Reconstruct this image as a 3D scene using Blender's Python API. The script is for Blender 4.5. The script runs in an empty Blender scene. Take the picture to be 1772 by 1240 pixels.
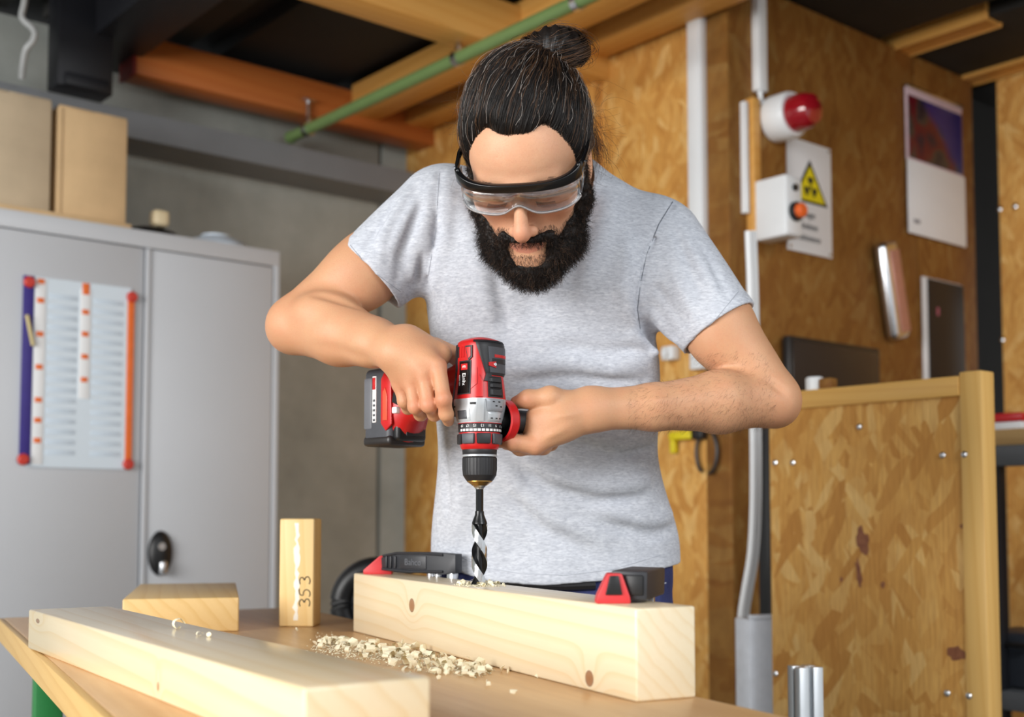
import bpy, bmesh, math, random
import numpy as np
from mathutils import Vector, Matrix

# ------------------------------------------------------------------ camera, world, light, exposure
SC = bpy.context.scene
COL = SC.collection
F_PX, PITCH, CAM_Z = 2100.0, math.radians(3.5), 1.05
PPX, PPY = 886.0, 762.0                     # principal point of the (cropped) photograph
cam_d = bpy.data.cameras.new('camera')
cam = bpy.data.objects.new('camera', cam_d)
COL.objects.link(cam)
cam.location = (0, 0, CAM_Z)
cam.rotation_euler = (math.radians(90) + PITCH, 0, 0)
cam_d.sensor_width = 36.0
cam_d.lens = F_PX / 1772.0 * 36.0
cam_d.shift_y = (PPY - 620.0) / 1772.0
cam_d.clip_start = 0.05
cam_d.dof.use_dof = True
cam_d.dof.focus_distance = 1.70
cam_d.dof.aperture_fstop = 3.4
SC.camera = cam

world = bpy.data.worlds.new('world')
SC.world = world
world.use_nodes = True
wn = world.node_tree.nodes
wn['Background'].inputs[0].default_value = (0.93, 0.97, 1.0, 1)
wn['Background'].inputs[1].default_value = 0.50

def area_light(name, loc, target, sx, sy, power, color):
    ld = bpy.data.lights.new(name, 'AREA')
    ld.shape = 'RECTANGLE'; ld.size = sx; ld.size_y = sy
    ld.energy = power; ld.color = color
    o = bpy.data.objects.new(name, ld)
    COL.objects.link(o)
    o.location = loc
    o.rotation_euler = (Vector(target) - Vector(loc)).to_track_quat('-Z', 'Y').to_euler()
    return o
# daylight through the open workshop gate, behind and to the left of the photographer
area_light('gate_daylight', (-3.0, -0.9, 2.2), (0.3, 2.4, 1.1), 2.6, 2.6, 175, (1.0, 0.985, 0.96))
# weaker, cooler area light, high up on the other side
area_light('side_area_light', (2.6, -1.6, 2.9), (0.8, 2.6, 1.0), 2.0, 1.2, 45, (0.95, 0.98, 1.0))

SC.view_settings.view_transform = 'Standard'
SC.view_settings.look = 'None'
SC.view_settings.exposure = 0.85
SC.view_settings.gamma = 1.0
SC.view_settings.use_curve_mapping = False
SC.cycles.max_bounces = 6; SC.cycles.diffuse_bounces = 3; SC.cycles.glossy_bounces = 3
SC.cycles.transmission_bounces = 4; SC.cycles.caustics_reflective = False; SC.cycles.caustics_refractive = False

# ------------------------------------------------------------------ geometry helpers
RNG = random.Random(7)
NPR = np.random.RandomState(11)

def P(x, y, Y):
    """point at depth Y (metres along +Y) that lies on the photograph's ray through (x, y)"""
    dx = (x - PPX) / F_PX; dy = -(y - PPY) / F_PX
    d = Vector((dx, math.cos(PITCH) - dy * math.sin(PITCH), math.sin(PITCH) + dy * math.cos(PITCH)))
    s = Y / d.y
    return Vector((d.x * s, Y, CAM_Z + d.z * s))

TH = math.radians(40.0)                       # the building's axes against the camera
D1 = Vector((math.cos(TH), math.sin(TH), 0)); D2 = Vector((-math.sin(TH), math.cos(TH), 0))
def W(a, b, z):
    return D1 * a + D2 * b + Vector((0, 0, z))
def on_b(x, y, b):
    """point of the plane b = const seen at (x, y): returns (a, z)"""
    v = P(x, y, 1.0) - Vector((0, 0, CAM_Z)); s = b / v.dot(D2); q = v * s
    return q.dot(D1), q.z + CAM_Z
def on_a(x, y, a):
    v = P(x, y, 1.0) - Vector((0, 0, CAM_Z)); s = a / v.dot(D1); q = v * s
    return q.dot(D2), q.z + CAM_Z

def link(o, parent=None):
    COL.objects.link(o)
    if parent is not None:
        o.parent = parent
    return o
def empty(name, loc=(0, 0, 0), rz=0.0):
    o = bpy.data.objects.new(name, None); o.empty_display_size = 0.05
    COL.objects.link(o); o.location = loc; o.rotation_euler = (0, 0, rz)
    return o
def tag(o, label, cat, group=None, kind=None):
    o['label'] = label
    if cat: o['category'] = cat
    if group: o['group'] = group
    if kind: o['kind'] = kind
    return o
def structure(o, label=None):
    o['kind'] = 'structure'
    if label: o['label'] = label
    return o

class B:
    """a bmesh that is filled with shapes and becomes one mesh object"""
    def __init__(s): s.bm = bmesh.new()
    def _xf(s, vs, M):
        if M is not None: bmesh.ops.transform(s.bm, matrix=M, verts=vs)
    def box(s, c, size, bev=0.0, seg=2, M=None):
        r = bmesh.ops.create_cube(s.bm, size=1.0)
        vs = r['verts']
        for v in vs: v.co = Vector((v.co.x * size[0] + c[0], v.co.y * size[1] + c[1], v.co.z * size[2] + c[2]))
        if bev > 0:
            es = list({e for v in vs for e in v.link_edges})
            rr = bmesh.ops.bevel(s.bm, geom=es, offset=bev, segments=seg, affect='EDGES', profile=0.5)
            vs = list({v for f in rr['faces'] for v in f.verts} | {v for v in vs if v.is_valid})
        s._xf(vs, M)
        return s
    def box2(s, lo, hi, bev=0.0, seg=2, M=None):
        return s.box([(lo[i] + hi[i]) / 2 for i in range(3)], [hi[i] - lo[i] for i in range(3)], bev, seg, M)
    def lathe(s, prof, n=32, M=None, cap=True):
        """prof: list of (r, z) from bottom to top, round the z axis"""
        rings = []
        for r, z in prof:
            rings.append([s.bm.verts.new((r * math.cos(2 * math.pi * i / n), r * math.sin(2 * math.pi * i / n), z)) for i in range(n)])
        for a, b in zip(rings, rings[1:]):
            for i in range(n):
                j = (i + 1) % n
                s.bm.faces.new((a[i], a[j], b[j], b[i]))
        if cap:
            s.bm.faces.new(list(reversed(rings[0]))); s.bm.faces.new(rings[-1])
        s._xf([v for r in rings for v in r], M)
        return s
    def cyl(s, p, q, r, n=16, r2=None):
        p = Vector(p); q = Vector(q); d = q - p
        M = Matrix.Translation(p) @ d.to_track_quat('Z', 'Y').to_matrix().to_4x4()
        return s.lathe([(r, 0), (r if r2 is None else r2, d.length)], n, M)
    def tube(s, pts, r, n=8, close=False):
        pts = [Vector(p) for p in pts]; m = len(pts); rings = []
        up = Vector((0, 0, 1))
        for i in range(m):
            if close: t = (pts[(i + 1) % m] - pts[i - 1]).normalized()
            else: t = (pts[min(i + 1, m - 1)] - pts[max(i - 1, 0)]).normalized()
            u = t.cross(up)
            if u.length < 1e-3: u = t.cross(Vector((0, 1, 0)))
            u.normalize()
            if i and u.dot(lu) < 0: u = -u
            lu = u; v = t.cross(u)
            rr = r(i / (m - 1)) if callable(r) else r
            rings.append([s.bm.verts.new(pts[i] + (u * math.cos(2 * math.pi * k / n) + v * math.sin(2 * math.pi * k / n)) * rr) for k in range(n)])
        for i in range(m if close else m - 1):
            a, b = rings[i], rings[(i + 1) % m]
            for k in range(n):
                s.bm.faces.new((a[k], a[(k + 1) % n], b[(k + 1) % n], b[k]))
        if not close:
            s.bm.faces.new(rings[0]); s.bm.faces.new(rings[-1])
        return s
    def prism(s, poly, depth, M=None, bev=0.0):
        """poly in the xz plane, extruded along +y by depth"""
        a = [s.bm.verts.new((x, 0, z)) for x, z in poly]; b = [s.bm.verts.new((x, depth, z)) for x, z in poly]
        n = len(poly)
        s.bm.faces.new(a); s.bm.faces.new(list(reversed(b)))
        for i in range(n):
            s.bm.faces.new((a[i], b[i], b[(i + 1) % n], a[(i + 1) % n]))
        vs = a + b
        if bev > 0:
            es = list({e for v in vs for e in v.link_edges})
            rr = bmesh.ops.bevel(s.bm, geom=es, offset=bev, segments=2, affect='EDGES', profile=0.5)
            vs = list({v for f in rr['faces'] for v in f.verts} | {v for v in vs if v.is_valid})
        s._xf(vs, M)
        return s
    def done(s, name, mat, parent=None, loc=None, rz=None, smooth=True, angle=35):
        bmesh.ops.recalc_face_normals(s.bm, faces=s.bm.faces[:])
        me = bpy.data.meshes.new(name); s.bm.to_mesh(me); s.bm.free()
        me.materials.append(mat)
        if smooth:
            me.polygons.foreach_set('use_smooth', [True] * len(me.polygons))
            try: me.set_sharp_from_angle(angle=math.radians(angle))
            except Exception: pass
        o = bpy.data.objects.new(name, me); link(o, parent)
        if loc is not None: o.location = loc
        if rz is not None: o.rotation_euler = (0, 0, rz)
        return o

def rounded(pts, it=3):
    for _ in range(it): pts = [pts[0]] + [q for a, b in zip(pts, pts[1:]) for q in (a * 0.75 + b * 0.25, a * 0.25 + b * 0.75)] + [pts[-1]]
    return pts

def mesh_obj(name, verts, faces, mat, parent=None, smooth=True):
    me = bpy.data.meshes.new(name)
    verts = np.asarray(verts, np.float32); faces = np.asarray(faces, np.int32)
    nv, nf, k = len(verts), len(faces), faces.shape[1]
    me.vertices.add(nv); me.vertices.foreach_set('co', verts.ravel())
    me.loops.add(nf * k); me.loops.foreach_set('vertex_index', faces.ravel())
    me.polygons.add(nf)
    me.polygons.foreach_set('loop_start', np.arange(0, nf * k, k, dtype=np.int32))
    me.polygons.foreach_set('loop_total', np.full(nf, k, np.int32))
    me.update(calc_edges=True); me.validate()
    if smooth: me.polygons.foreach_set('use_smooth', np.ones(len(me.polygons), bool))
    me.materials.append(mat)
    o = bpy.data.objects.new(name, me)
    return link(o, parent)

def text_obj(name, body, size, mat, parent, M, extrude=0.0003, align='CENTER', sx=1.0):
    cu = bpy.data.curves.new(name + '_curve', 'FONT')
    cu.body = body; cu.size = size; cu.extrude = extrude; cu.align_x = align; cu.align_y = 'CENTER'
    t = bpy.data.objects.new(name + '_tmp', cu); COL.objects.link(t)
    dg = bpy.context.evaluated_depsgraph_get()
    me = bpy.data.meshes.new_from_object(t.evaluated_get(dg))
    bpy.data.objects.remove(t); bpy.data.curves.remove(cu)
    me.name = name
    me.transform(Matrix.Diagonal((sx, 1, 1, 1)))
    me.materials.clear(); me.materials.append(mat)
    o = bpy.data.objects.new(name, me); link(o, parent)
    o.matrix_local = M
    return o

# ------------------------------------------------------------------ materials
def srgb(r, g, b):
    f = lambda c: (c / 255 / 12.92) if c / 255 <= 0.04045 else ((c / 255 + 0.055) / 1.055) ** 2.4
    return (f(r), f(g), f(b), 1.0)
class N:
    def __init__(s, name):
        s.m = bpy.data.materials.new(name); s.m.use_nodes = True
        s.t = s.m.node_tree; s.p = s.t.nodes['Principled BSDF']
    def n(s, typ, **kw):
        x = s.t.nodes.new(typ)
        for k, v in kw.items():
            if k.startswith('i_'): x.inputs[k[2:].replace('_', ' ')].default_value = v
            else: setattr(x, k, v)
        return x
    def l(s, a, b): s.t.links.new(a, b)
    def coord(s, scale=(1, 1, 1), rot=(0, 0, 0), loc=(0, 0, 0), which='Object'):
        tc = s.n('ShaderNodeTexCoord'); mp = s.n('ShaderNodeMapping')
        mp.inputs['Scale'].default_value = scale; mp.inputs['Rotation'].default_value = rot; mp.inputs['Location'].default_value = loc
        s.l(tc.outputs[which], mp.inputs['Vector']); return mp.outputs['Vector']
    def noise(s, vec, scale, detail=3, rough=0.55, dist=0.0):
        x = s.n('ShaderNodeTexNoise'); x.inputs['Scale'].default_value = scale; x.inputs['Detail'].default_value = detail
        x.inputs['Roughness'].default_value = rough; x.inputs['Distortion'].default_value = dist
        if vec is not None: s.l(vec, x.inputs['Vector'])
        return x
    def ramp(s, fac, stops, interp='LINEAR'):
        x = s.n('ShaderNodeValToRGB'); x.color_ramp.interpolation = interp
        e = x.color_ramp.elements
        while len(e) < len(stops): e.new(0.5)
        for i, (p, c) in enumerate(stops):
            e[i].position = p; e[i].color = c if len(c) == 4 else (*c, 1)
        s.l(fac, x.inputs['Fac']); return x.outputs['Color']
    def mix(s, fac, a, b, mode='MIX'):
        x = s.n('ShaderNodeMix', data_type='RGBA', blend_type=mode)
        for sock, v in ((x.inputs[0], fac), (x.inputs[6], a), (x.inputs[7], b)):
            if isinstance(v, (int, float)): sock.default_value = v
            elif isinstance(v, tuple): sock.default_value = v if len(v) == 4 else (*v, 1)
            else: s.l(v, sock)
        return x.outputs[2]
    def math(s, op, a, b=None, c=None):
        x = s.n('ShaderNodeMath', operation=op)
        for i, v in enumerate((a, b, c)):
            if v is None: continue
            if isinstance(v, (int, float)): x.inputs[i].default_value = v
            else: s.l(v, x.inputs[i])
        return x.outputs[0]
    def color(s, c):
        if isinstance(c, tuple): s.p.inputs['Base Color'].default_value = c
        else: s.l(c, s.p.inputs['Base Color'])
        return s
    def set(s, rough=None, metal=None, spec=None, **kw):
        if rough is not None: s.p.inputs['Roughness'].default_value = rough
        if metal is not None: s.p.inputs['Metallic'].default_value = metal
        if spec is not None: s.p.inputs['Specular IOR Level'].default_value = spec
        for k, v in kw.items(): s.p.inputs[k].default_value = v
        return s
    def bump(s, h, strength=0.3, dist=0.002):
        x = s.n('ShaderNodeBump'); x.inputs['Strength'].default_value = strength; x.inputs['Distance'].default_value = dist
        s.l(h, x.inputs['Height']); s.l(x.outputs['Normal'], s.p.inputs['Normal']); return s

_plain = {}
def plain(name, c, rough=0.5, metal=0.0, var=0.06, scale=30.0, bump=0.0, spec=0.5):
    """one colour with a little mottling (and optional fine relief)"""
    if name in _plain: return _plain[name]
    m = N(name); v = m.coord(); nz = m.noise(v, scale, 4)
    lo = tuple(x * (1 - var) for x in c[:3]) + (1,); hi = tuple(min(1, x * (1 + var)) for x in c[:3]) + (1,)
    m.color(m.ramp(nz.outputs['Fac'], [(0.3, lo), (0.7, hi)])).set(rough, metal, spec)
    if bump: m.bump(nz.outputs['Fac'], bump, 0.001)
    _plain[name] = m.m
    return m.m

def pine(name, light=(236, 205, 150), mid=(219, 176, 112), dark=(196, 146, 84), scale=26.0, axis=0, knots=(), rough=0.42, seed=0.0, coat=0.0):
    """pine with long grain lines along the local axis, growth rings bent round knots"""
    m = N(name)
    st = [1.0, 1.0, 1.0]; st[axis] = 0.045
    v = m.coord(scale=tuple(st), loc=(seed, seed * 1.7, seed * 0.6))
    warp = m.noise(v, 5.0, 2, 0.5)
    wv = m.n('ShaderNodeTexWave', wave_type='BANDS', bands_direction='DIAGONAL', wave_profile='SAW')
    wv.inputs['Scale'].default_value = scale; wv.inputs['Distortion'].default_value = 3.0
    wv.inputs['Detail'].default_value = 2.0; wv.inputs['Detail Scale'].default_value = 0.9
    vec = v
    raw = m.coord()
    kn = None; ring = None
    for (kx, ky, kz, kr, el) in knots:
        sub = m.n('ShaderNodeVectorMath', operation='SUBTRACT'); m.l(raw, sub.inputs[0]); sub.inputs[1].default_value = (kx, ky, kz)
        mul = m.n('ShaderNodeVectorMath', operation='MULTIPLY'); m.l(sub.outputs[0], mul.inputs[0])
        sc = [1.0, 1.0, 1.0]; sc[axis] = el; mul.inputs[1].default_value = sc
        ln = m.n('ShaderNodeVectorMath', operation='LENGTH'); m.l(mul.outputs[0], ln.inputs[0])
        d = m.math('DIVIDE', ln.outputs['Value'], kr)
        k1 = m.math('SMOOTHSTEP', d, 0.0, 1.0) if False else d
        kn = d if kn is None else m.math('MINIMUM', kn, d)
        push = m.math('MULTIPLY', m.math('POWER', 2.718, m.math('MULTIPLY', m.math('MULTIPLY', d, d), -0.10)), 0.035)
        ring = push if ring is None else m.math('ADD', ring, push)
    if ring is not None:
        cmb = m.n('ShaderNodeCombineXYZ'); m.l(ring, cmb.inputs[(axis + 2) % 3])
        add = m.n('ShaderNodeVectorMath', operation='ADD'); m.l(v, add.inputs[0]); m.l(cmb.outputs[0], add.inputs[1]); vec = add.outputs[0]
    m.l(vec, wv.inputs['Vector'])
    fine = m.noise(m.coord(scale=tuple(220 if i != axis else 9 for i in range(3))), 1.0, 3, 0.6)
    base = m.ramp(wv.outputs['Fac'], [(0.0, srgb(*light)), (0.55, srgb(*light)), (0.94, srgb(*[l * 0.45 + k_ * 0.55 for l, k_ in zip(light, mid)])), (1.0, srgb(*light))])
    broad = m.noise(v, 3.0, 2)
    base = m.mix(m.math('MULTIPLY', broad.outputs['Fac'], 0.45), base, srgb(*mid))
    base = m.mix(m.math('MULTIPLY', fine.outputs['Fac'], 0.30), base, srgb(*mid))
    if kn is not None:
        nk = m.math('ADD', kn, m.math('MULTIPLY', m.math('SUBTRACT', warp.outputs['Fac'], 0.5), 0.9))
        base = m.mix(m.ramp(nk, [(0.0, (0.9,) * 3), (0.75, (0.85,) * 3), (1.0, (0.0,) * 3)]), base, srgb(150, 96, 58))
        base = m.mix(m.ramp(nk, [(0.70, (0,) * 3), (0.88, (0.7,) * 3), (1.05, (0.0,) * 3)]), base, srgb(96, 52, 30))
    m.color(base).set(rough, 0, 0.35)
    m.p.inputs['Coat Weight'].default_value = coat; m.p.inputs['Coat Roughness'].default_value = 0.22
    m.bump(fine.outputs['Fac'], 0.25, 0.0006)
    return m.m

def osb(name, tint=1.0, dark=1.0, scale=1.0):
    """oriented strand board: overlapping long flakes, mostly upright, in the local xz plane"""
    m = N(name)
    raw = m.coord()
    wn_ = m.noise(raw, 5.0, 2)
    wv = m.n('ShaderNodeVectorMath', operation='SCALE'); m.l(wn_.outputs['Color'], wv.inputs[0]); wv.inputs['Scale'].default_value = 0.05
    add = m.n('ShaderNodeVectorMath', operation='ADD'); m.l(raw, add.inputs[0]); m.l(wv.outputs[0], add.inputs[1])
    outs = []
    for ang, sx, sz, off in ((6, 46, 11, 0.0), (38, 40, 12, 3.1), (-33, 44, 13, 7.7)):
        mp = m.n('ShaderNodeMapping'); m.l(add.outputs[0], mp.inputs['Vector'])
        mp.inputs['Rotation'].default_value = (0, math.radians(ang), 0)
        sc = m.n('ShaderNodeMapping'); m.l(mp.outputs[0], sc.inputs['Vector'])
        sc.inputs['Scale'].default_value = (sx * scale, 3.0, sz * scale); sc.inputs['Location'].default_value = (off, off, off)
        vo = m.n('ShaderNodeTexVoronoi', feature='F1'); m.l(sc.outputs[0], vo.inputs['Vector']); vo.inputs['Scale'].default_value = 1.0
        sep = m.n('ShaderNodeSeparateColor'); m.l(vo.outputs['Color'], sep.inputs[0])
        gr = m.noise(sc.outputs[0], 3.5, 2)
        outs.append((sep.outputs[0], sep.outputs[1], vo.outputs['Distance']))
    # flakes on top of one another: a flake of a later layer hides the earlier one where its random number is high
    val, hid, dist = outs[0]
    for v2, h2, d2 in outs[1:]:
        sel = m.math('GREATER_THAN', h2, 0.62)
        val = m.math('ADD', m.math('MULTIPLY', val, m.math('SUBTRACT', 1.0, sel)), m.math('MULTIPLY', v2, sel))
        dist = m.math('ADD', m.math('MULTIPLY', dist, m.math('SUBTRACT', 1.0, sel)), m.math('MULTIPLY', d2, sel))
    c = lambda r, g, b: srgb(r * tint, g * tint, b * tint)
    col = m.ramp(val, [(0.0, c(192, 136, 66)), (0.25, c(207, 153, 79)), (0.5, c(213, 160, 84)), (0.78, c(221, 172, 97)), (1.0, c(231, 190, 120))])
    big = m.noise(raw, 7.0, 4, 0.6)
    col = m.mix(m.ramp(big.outputs['Fac'], [(0.45, (0, 0, 0)), (0.75, (0.45, 0.45, 0.45))]), col, c(190, 130, 60), 'MIX')
    fib = m.noise(m.coord(scale=(160, 20, 14)), 1.0, 2)
    col = m.mix(m.ramp(fib.outputs['Fac'], [(0.35, (0.35,) * 3), (0.65, (0, 0, 0))]), col, c(150, 94, 40))
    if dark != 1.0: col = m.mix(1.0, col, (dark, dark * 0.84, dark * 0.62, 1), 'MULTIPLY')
    m.color(col).set(0.62, 0, 0.3)
    m.bump(dist, 0.35, 0.0015)
    return m.m
# ------------------------------------------------------------------ the setting
def concrete():
    m = N('concrete'); v = m.coord()
    a = m.noise(v, 1.6, 5, 0.6); b = m.noise(v, 26, 4, 0.6)
    col = m.ramp(a.outputs['Fac'], [(0.25, srgb(140, 144, 140)), (0.5, srgb(172, 176, 171)), (0.75, srgb(196, 199, 194))])
    col = m.mix(m.math('MULTIPLY', b.outputs['Fac'], 0.25), col, srgb(110, 110, 104))
    m.color(col).set(0.85, 0, 0.2).bump(b.outputs['Fac'], 0.2, 0.002)
    return m.m
M_CONC = concrete()
M_OSB = osb('osb_board', 1.05)
M_OSBS = osb('osb_board_shaded', 0.88, 0.56)  # darker copy of the board, alcove wall's shade put into its colour
M_OSBD = osb('osb_cabinet_board', 1.0, 1.0, 0.85)
M_FLOOR = plain('floor_screed', srgb(120, 116, 110), 0.6, 0, 0.12, 3.0)
M_STEEL = plain('grey_paint_steel', srgb(118, 121, 125), 0.5, 0, 0.06, 6)
M_DARKSTEEL = plain('dark_steel', srgb(17, 18, 24), 0.5, 0, 0.1, 6)
M_ROOF = plain('roof_underside', srgb(26, 23, 19), 0.8, 0, 0.3, 4)
M_JOIST = pine('joist_timber', (222, 168, 92), (204, 144, 66), (170, 110, 50), 14, 0, seed=3.0)
M_JOISTR = pine('joist_timber_red', (188, 112, 56), (172, 92, 40), (140, 70, 30), 14, 0, seed=5.0)
M_WHITEP = plain('white_plastic', srgb(232, 234, 236), 0.4, 0, 0.02, 10)
M_BLACKP = plain('black_plastic', srgb(22, 22, 24), 0.42, 0, 0.12, 60)
M_RED = plain('red_plastic', srgb(190, 22, 30), 0.38, 0, 0.06, 50)
M_CHROME = plain('bright_zinc', srgb(214, 216, 220), 0.25, 1.0, 0.05, 40)
M_PAPER = plain('white_paper', srgb(236, 236, 238), 0.7, 0, 0.015, 10)

B_WALL, A_OSB, B_RIGHT, A_END = 4.15, 2.90, 2.41, 4.42
Z_TOP = 2.74
# floor and roof
o = B().box2((-6, -4.5, -0.05), (8, B_WALL + 0.2, 0.0)).done('floor', M_FLOOR, rz=TH); structure(o)
o = B().box2((-6, -0.4, 2.80), (8, B_WALL + 0.2, 2.9)).done('ceiling', M_ROOF, rz=TH); structure(o)
for i in range(16):        # roof deck boards
    x0 = -4.2 + i * 0.62
    B().box2((x0, -0.4, 2.75), (x0 + 0.50, B_WALL, 2.80), 0.004).done('roof_board', M_ROOF, o, rz=0)
# concrete back wall, cast in panels
wb = B().box2((-6, 0.03, 0.0), (8, 0.25, 2.74)).done('wall_back', M_CONC, loc=W(0, B_WALL, 0), rz=TH); structure(wb)
sa = on_b(657, 600, B_WALL)[0]
edges = [-5.0, -2.6, -0.2, sa, 5.0, 7.8]
for x0, x1 in zip(edges, edges[1:]):
    for z0, z1 in ((0.0, 2.74),):
        B().box2((x0 + 0.008, 0.0, z0 + 0.008), (x1 - 0.008, 0.035, z1 - 0.008), 0.004).done('concrete_panel', M_CONC, wb)
# OSB room: two outer walls, battens, posts
LB = B_WALL - B_RIGHT
wl = B().box2((0, 0.016, 0), (LB, 0.10, Z_TOP)).done('wall_cabin', M_OSB, loc=W(A_OSB, B_WALL, 0), rz=TH - math.pi / 2); structure(wl)
# local x runs from the concrete wall to the corner (towards -D2); outer face is local -y
def lx_cabin(x, y): 
    b, z = on_a(x, y, A_OSB); return B_WALL - b, z
s1 = lx_cabin(1040, 300)[0]
for x0, x1 in ((0.0, s1 - 0.012), (s1 + 0.012, LB)):
    B().box2((x0, 0.0, 0.02), (x1, 0.018, Z_TOP), 0.002).done('osb_panel', M_OSB, wl)
B().box2((s1 - 0.125, -0.022, 0.0), (s1 - 0.012, 0.0, Z_TOP), 0.004).done('batten', M_OSB, wl)
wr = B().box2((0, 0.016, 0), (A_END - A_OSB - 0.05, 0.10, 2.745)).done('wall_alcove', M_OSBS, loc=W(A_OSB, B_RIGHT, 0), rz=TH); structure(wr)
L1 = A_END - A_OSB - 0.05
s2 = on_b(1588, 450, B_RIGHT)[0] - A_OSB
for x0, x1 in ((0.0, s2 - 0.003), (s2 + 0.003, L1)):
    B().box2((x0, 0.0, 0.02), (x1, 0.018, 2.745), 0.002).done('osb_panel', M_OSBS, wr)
# return wall with screws
we = B().box2((0, 0.0, 0), (3.0, 0.08, 2.745)).done('wall_return', M_OSB, loc=W(A_END, B_RIGHT - 0.075, 0), rz=TH - math.pi / 2); structure(we)
for (x, y) in ((1730, 362), (1757, 357), (1735, 588)):
    b, z = on_a(x, y, A_END)
    B().lathe([(0.011, 0), (0.011, 0.004), (0.006, 0.007)], 12, Matrix.Translation((B_RIGHT - 0.075 - b, 0, z)) @ Matrix.Rotation(math.radians(90), 4, 'X')).done('screw', M_CHROME, we)
dk = B().box2((-0.35, 0.105, 0), (1.8, 0.14, 2.745)).done('wall_gap_shade', M_ROOF, loc=W(A_END - 0.06, B_RIGHT, 0), rz=TH); structure(dk)  # black panel standing in for the shade in the corner gap

# timber frame under the roof: joists along D1, purlins along D2
def timber(name, a0, a1, b0, b1, z0, z1, mat, label, cat='beam', group=None):
    """a beam between room coordinates, long axis local x"""
    if abs(a1 - a0) > abs(b1 - b0):
        o = B().box2((0, 0, 0), (a1 - a0, b1 - b0, z1 - z0), 0.006).done(name, mat, loc=W(a0, b0, z0), rz=TH)
    else:
        o = B().box2((0, 0, 0), (b1 - b0, a1 - a0, z1 - z0), 0.006).done(name, mat, loc=W(a1, b0, z0), rz=TH + math.pi / 2)
    return tag(o, label, cat, group, 'structure')
aL = on_b(236, 120, 3.95)[0]
jb = timber('joist', aL, 3.3, 3.95, 4.07, 2.56, 2.70, M_JOISTR, 'reddish timber joist running along the concrete wall above the steel beam', group='timber joists')
o = B().box2((-0.012, -0.002, -0.002), (0.0, 0.122, 0.132), 0.002).done('painted_end', plain('red_oxide', srgb(120, 26, 22), 0.6), jb)
timber('joist', 0.9, 5.5, 2.93, 3.05, 2.55, 2.70, M_JOIST, 'yellow timber joist crossing above the man, nearest to the camera', group='timber joists')
pa = on_b(600, 175, 3.95)[0]
timber('purlin', pa + 0.02, pa + 0.14, 2.0, 3.95, 2.60, 2.72, M_JOIST, 'long yellow purlin just behind the green pipe', group='timber purlins')
timber('purlin', A_OSB - 0.14, A_OSB - 0.02, 2.3, 4.15, 2.62, 2.74, M_JOIST, 'yellow purlin along the top of the cabin wall', group='timber purlins')
# joists over the alcove on the right
for i, (x, y) in enumerate(((1560, 12), (1675, 52))):
    a, z = on_b(x, y, B_RIGHT)
    timber('joist', a - 0.05, a + 0.05, B_RIGHT - 0.35 - i * 0.25, B_RIGHT + 0.6, z - 0.10, 2.74, M_JOIST,
           ('short yellow joist end over the alcove, left of the two', 'short yellow joist end over the alcove, nearest the return wall')[i], group='joist ends over the alcove')
# steel beam along the concrete wall (H section) and the dark column
a0 = -3.0
zb0 = on_b(350, 263, 3.95)[1]; zb1 = on_b(350, 218, 3.95)[1]
h = zb1 - zb0
sb = B().box2((0, 0, 0), (5.9, 0.20, 0.018)).box2((0, 0, h - 0.018), (5.9, 0.20, h)).box2((0, 0.0, 0.018), (5.9, 0.012, h - 0.018)).done('steel_beam', M_STEEL, loc=W(a0, 3.95, zb0), rz=TH)
tag(sb, 'grey painted steel beam running across the concrete wall', 'beam', kind='structure')
ca, _ = on_b(100, 130, 3.85); cb, _ = on_b(196, 130, 3.85)
o = B().box2((ca, 0, zb1), (cb, 0.10, 2.75), 0.004).box2((ca + 0.02, -0.02, zb1), (cb - 0.02, 0.0, zb1 + 0.04), 0.003).done('steel_post', M_DARKSTEEL, loc=W(0, 3.85, 0), rz=TH)
tag(o, 'black steel post standing on the grey beam above the boxes', 'post', kind='structure')
o = B().box2((0, 0, 0), (0.2, 4.0, 0.12), 0.004).done('steel_girder', M_DARKSTEEL, loc=W(ca + 0.12, 0.2, 2.62), rz=TH)
tag(o, 'dark blue-black roof girder crossing the top corner', 'girder', kind='structure')

# ------------------------------------------------------------------ pipe with clamps, hanging cable
M_GREEN = plain('green_paint', srgb(112, 138, 84), 0.4, 0, 0.06, 12)
b1, z1 = on_a(505, 230, 2.30); b0 = 1.6
b2, z2 = on_a(1020, 3, 2.30)
zp = (z1 + z2) / 2
pt = empty('green_pipe', W(2.30, b1, zp), TH + math.pi / 2)
tag(pt, 'long green painted pipe hung under the timber joists', 'pipe')
L = b1 - b0
B().cyl((0, 0, 0), (-L, 0, 0), 0.021, 20).done('pipe_run', M_GREEN, pt)
B().lathe([(0.024, 0), (0.024, 0.02), (0.018, 0.024)], 20, Matrix.Rotation(math.radians(90), 4, 'Y') @ Matrix.Translation((0, 0, -0.005))).done('end_cap', M_GREEN, pt)
for bx in (533, 793, 1000):
    bb = on_a(bx, 230 - (bx - 505) * 0.44, 2.30)[0]
    x = bb - b1
    k = B()
    k.lathe([(0.0265, -0.012), (0.0265, 0.012)], 20, Matrix.Translation((x, 0, 0)) @ Matrix.Rotation(math.radians(90), 4, 'Y'))
    k.box((x, 0, 0.035), (0.022, 0.014, 0.03), 0.003); k.cyl((x, 0, 0.045), (x, 0, 0.11), 0.006, 10); k.box((x, 0, 0.11), (0.03, 0.05, 0.006), 0.002)
    k.done('pipe_clamp', M_CHROME, pt)
pts = [P(38 + 6 * math.sin(i * 0.9), -40 + i * 18, 3.7) for i in range(5)] + [P(62, 52, 3.7), P(58, 72, 3.7), P(44, 84, 3.7), P(40, 110, 3.72), P(38, 135, 3.75)]
for _ in range(3): pts = [pts[0]] + [q for a, b in zip(pts, pts[1:]) for q in (a * 0.75 + b * 0.25, a * 0.25 + b * 0.75)] + [pts[-1]]
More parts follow.
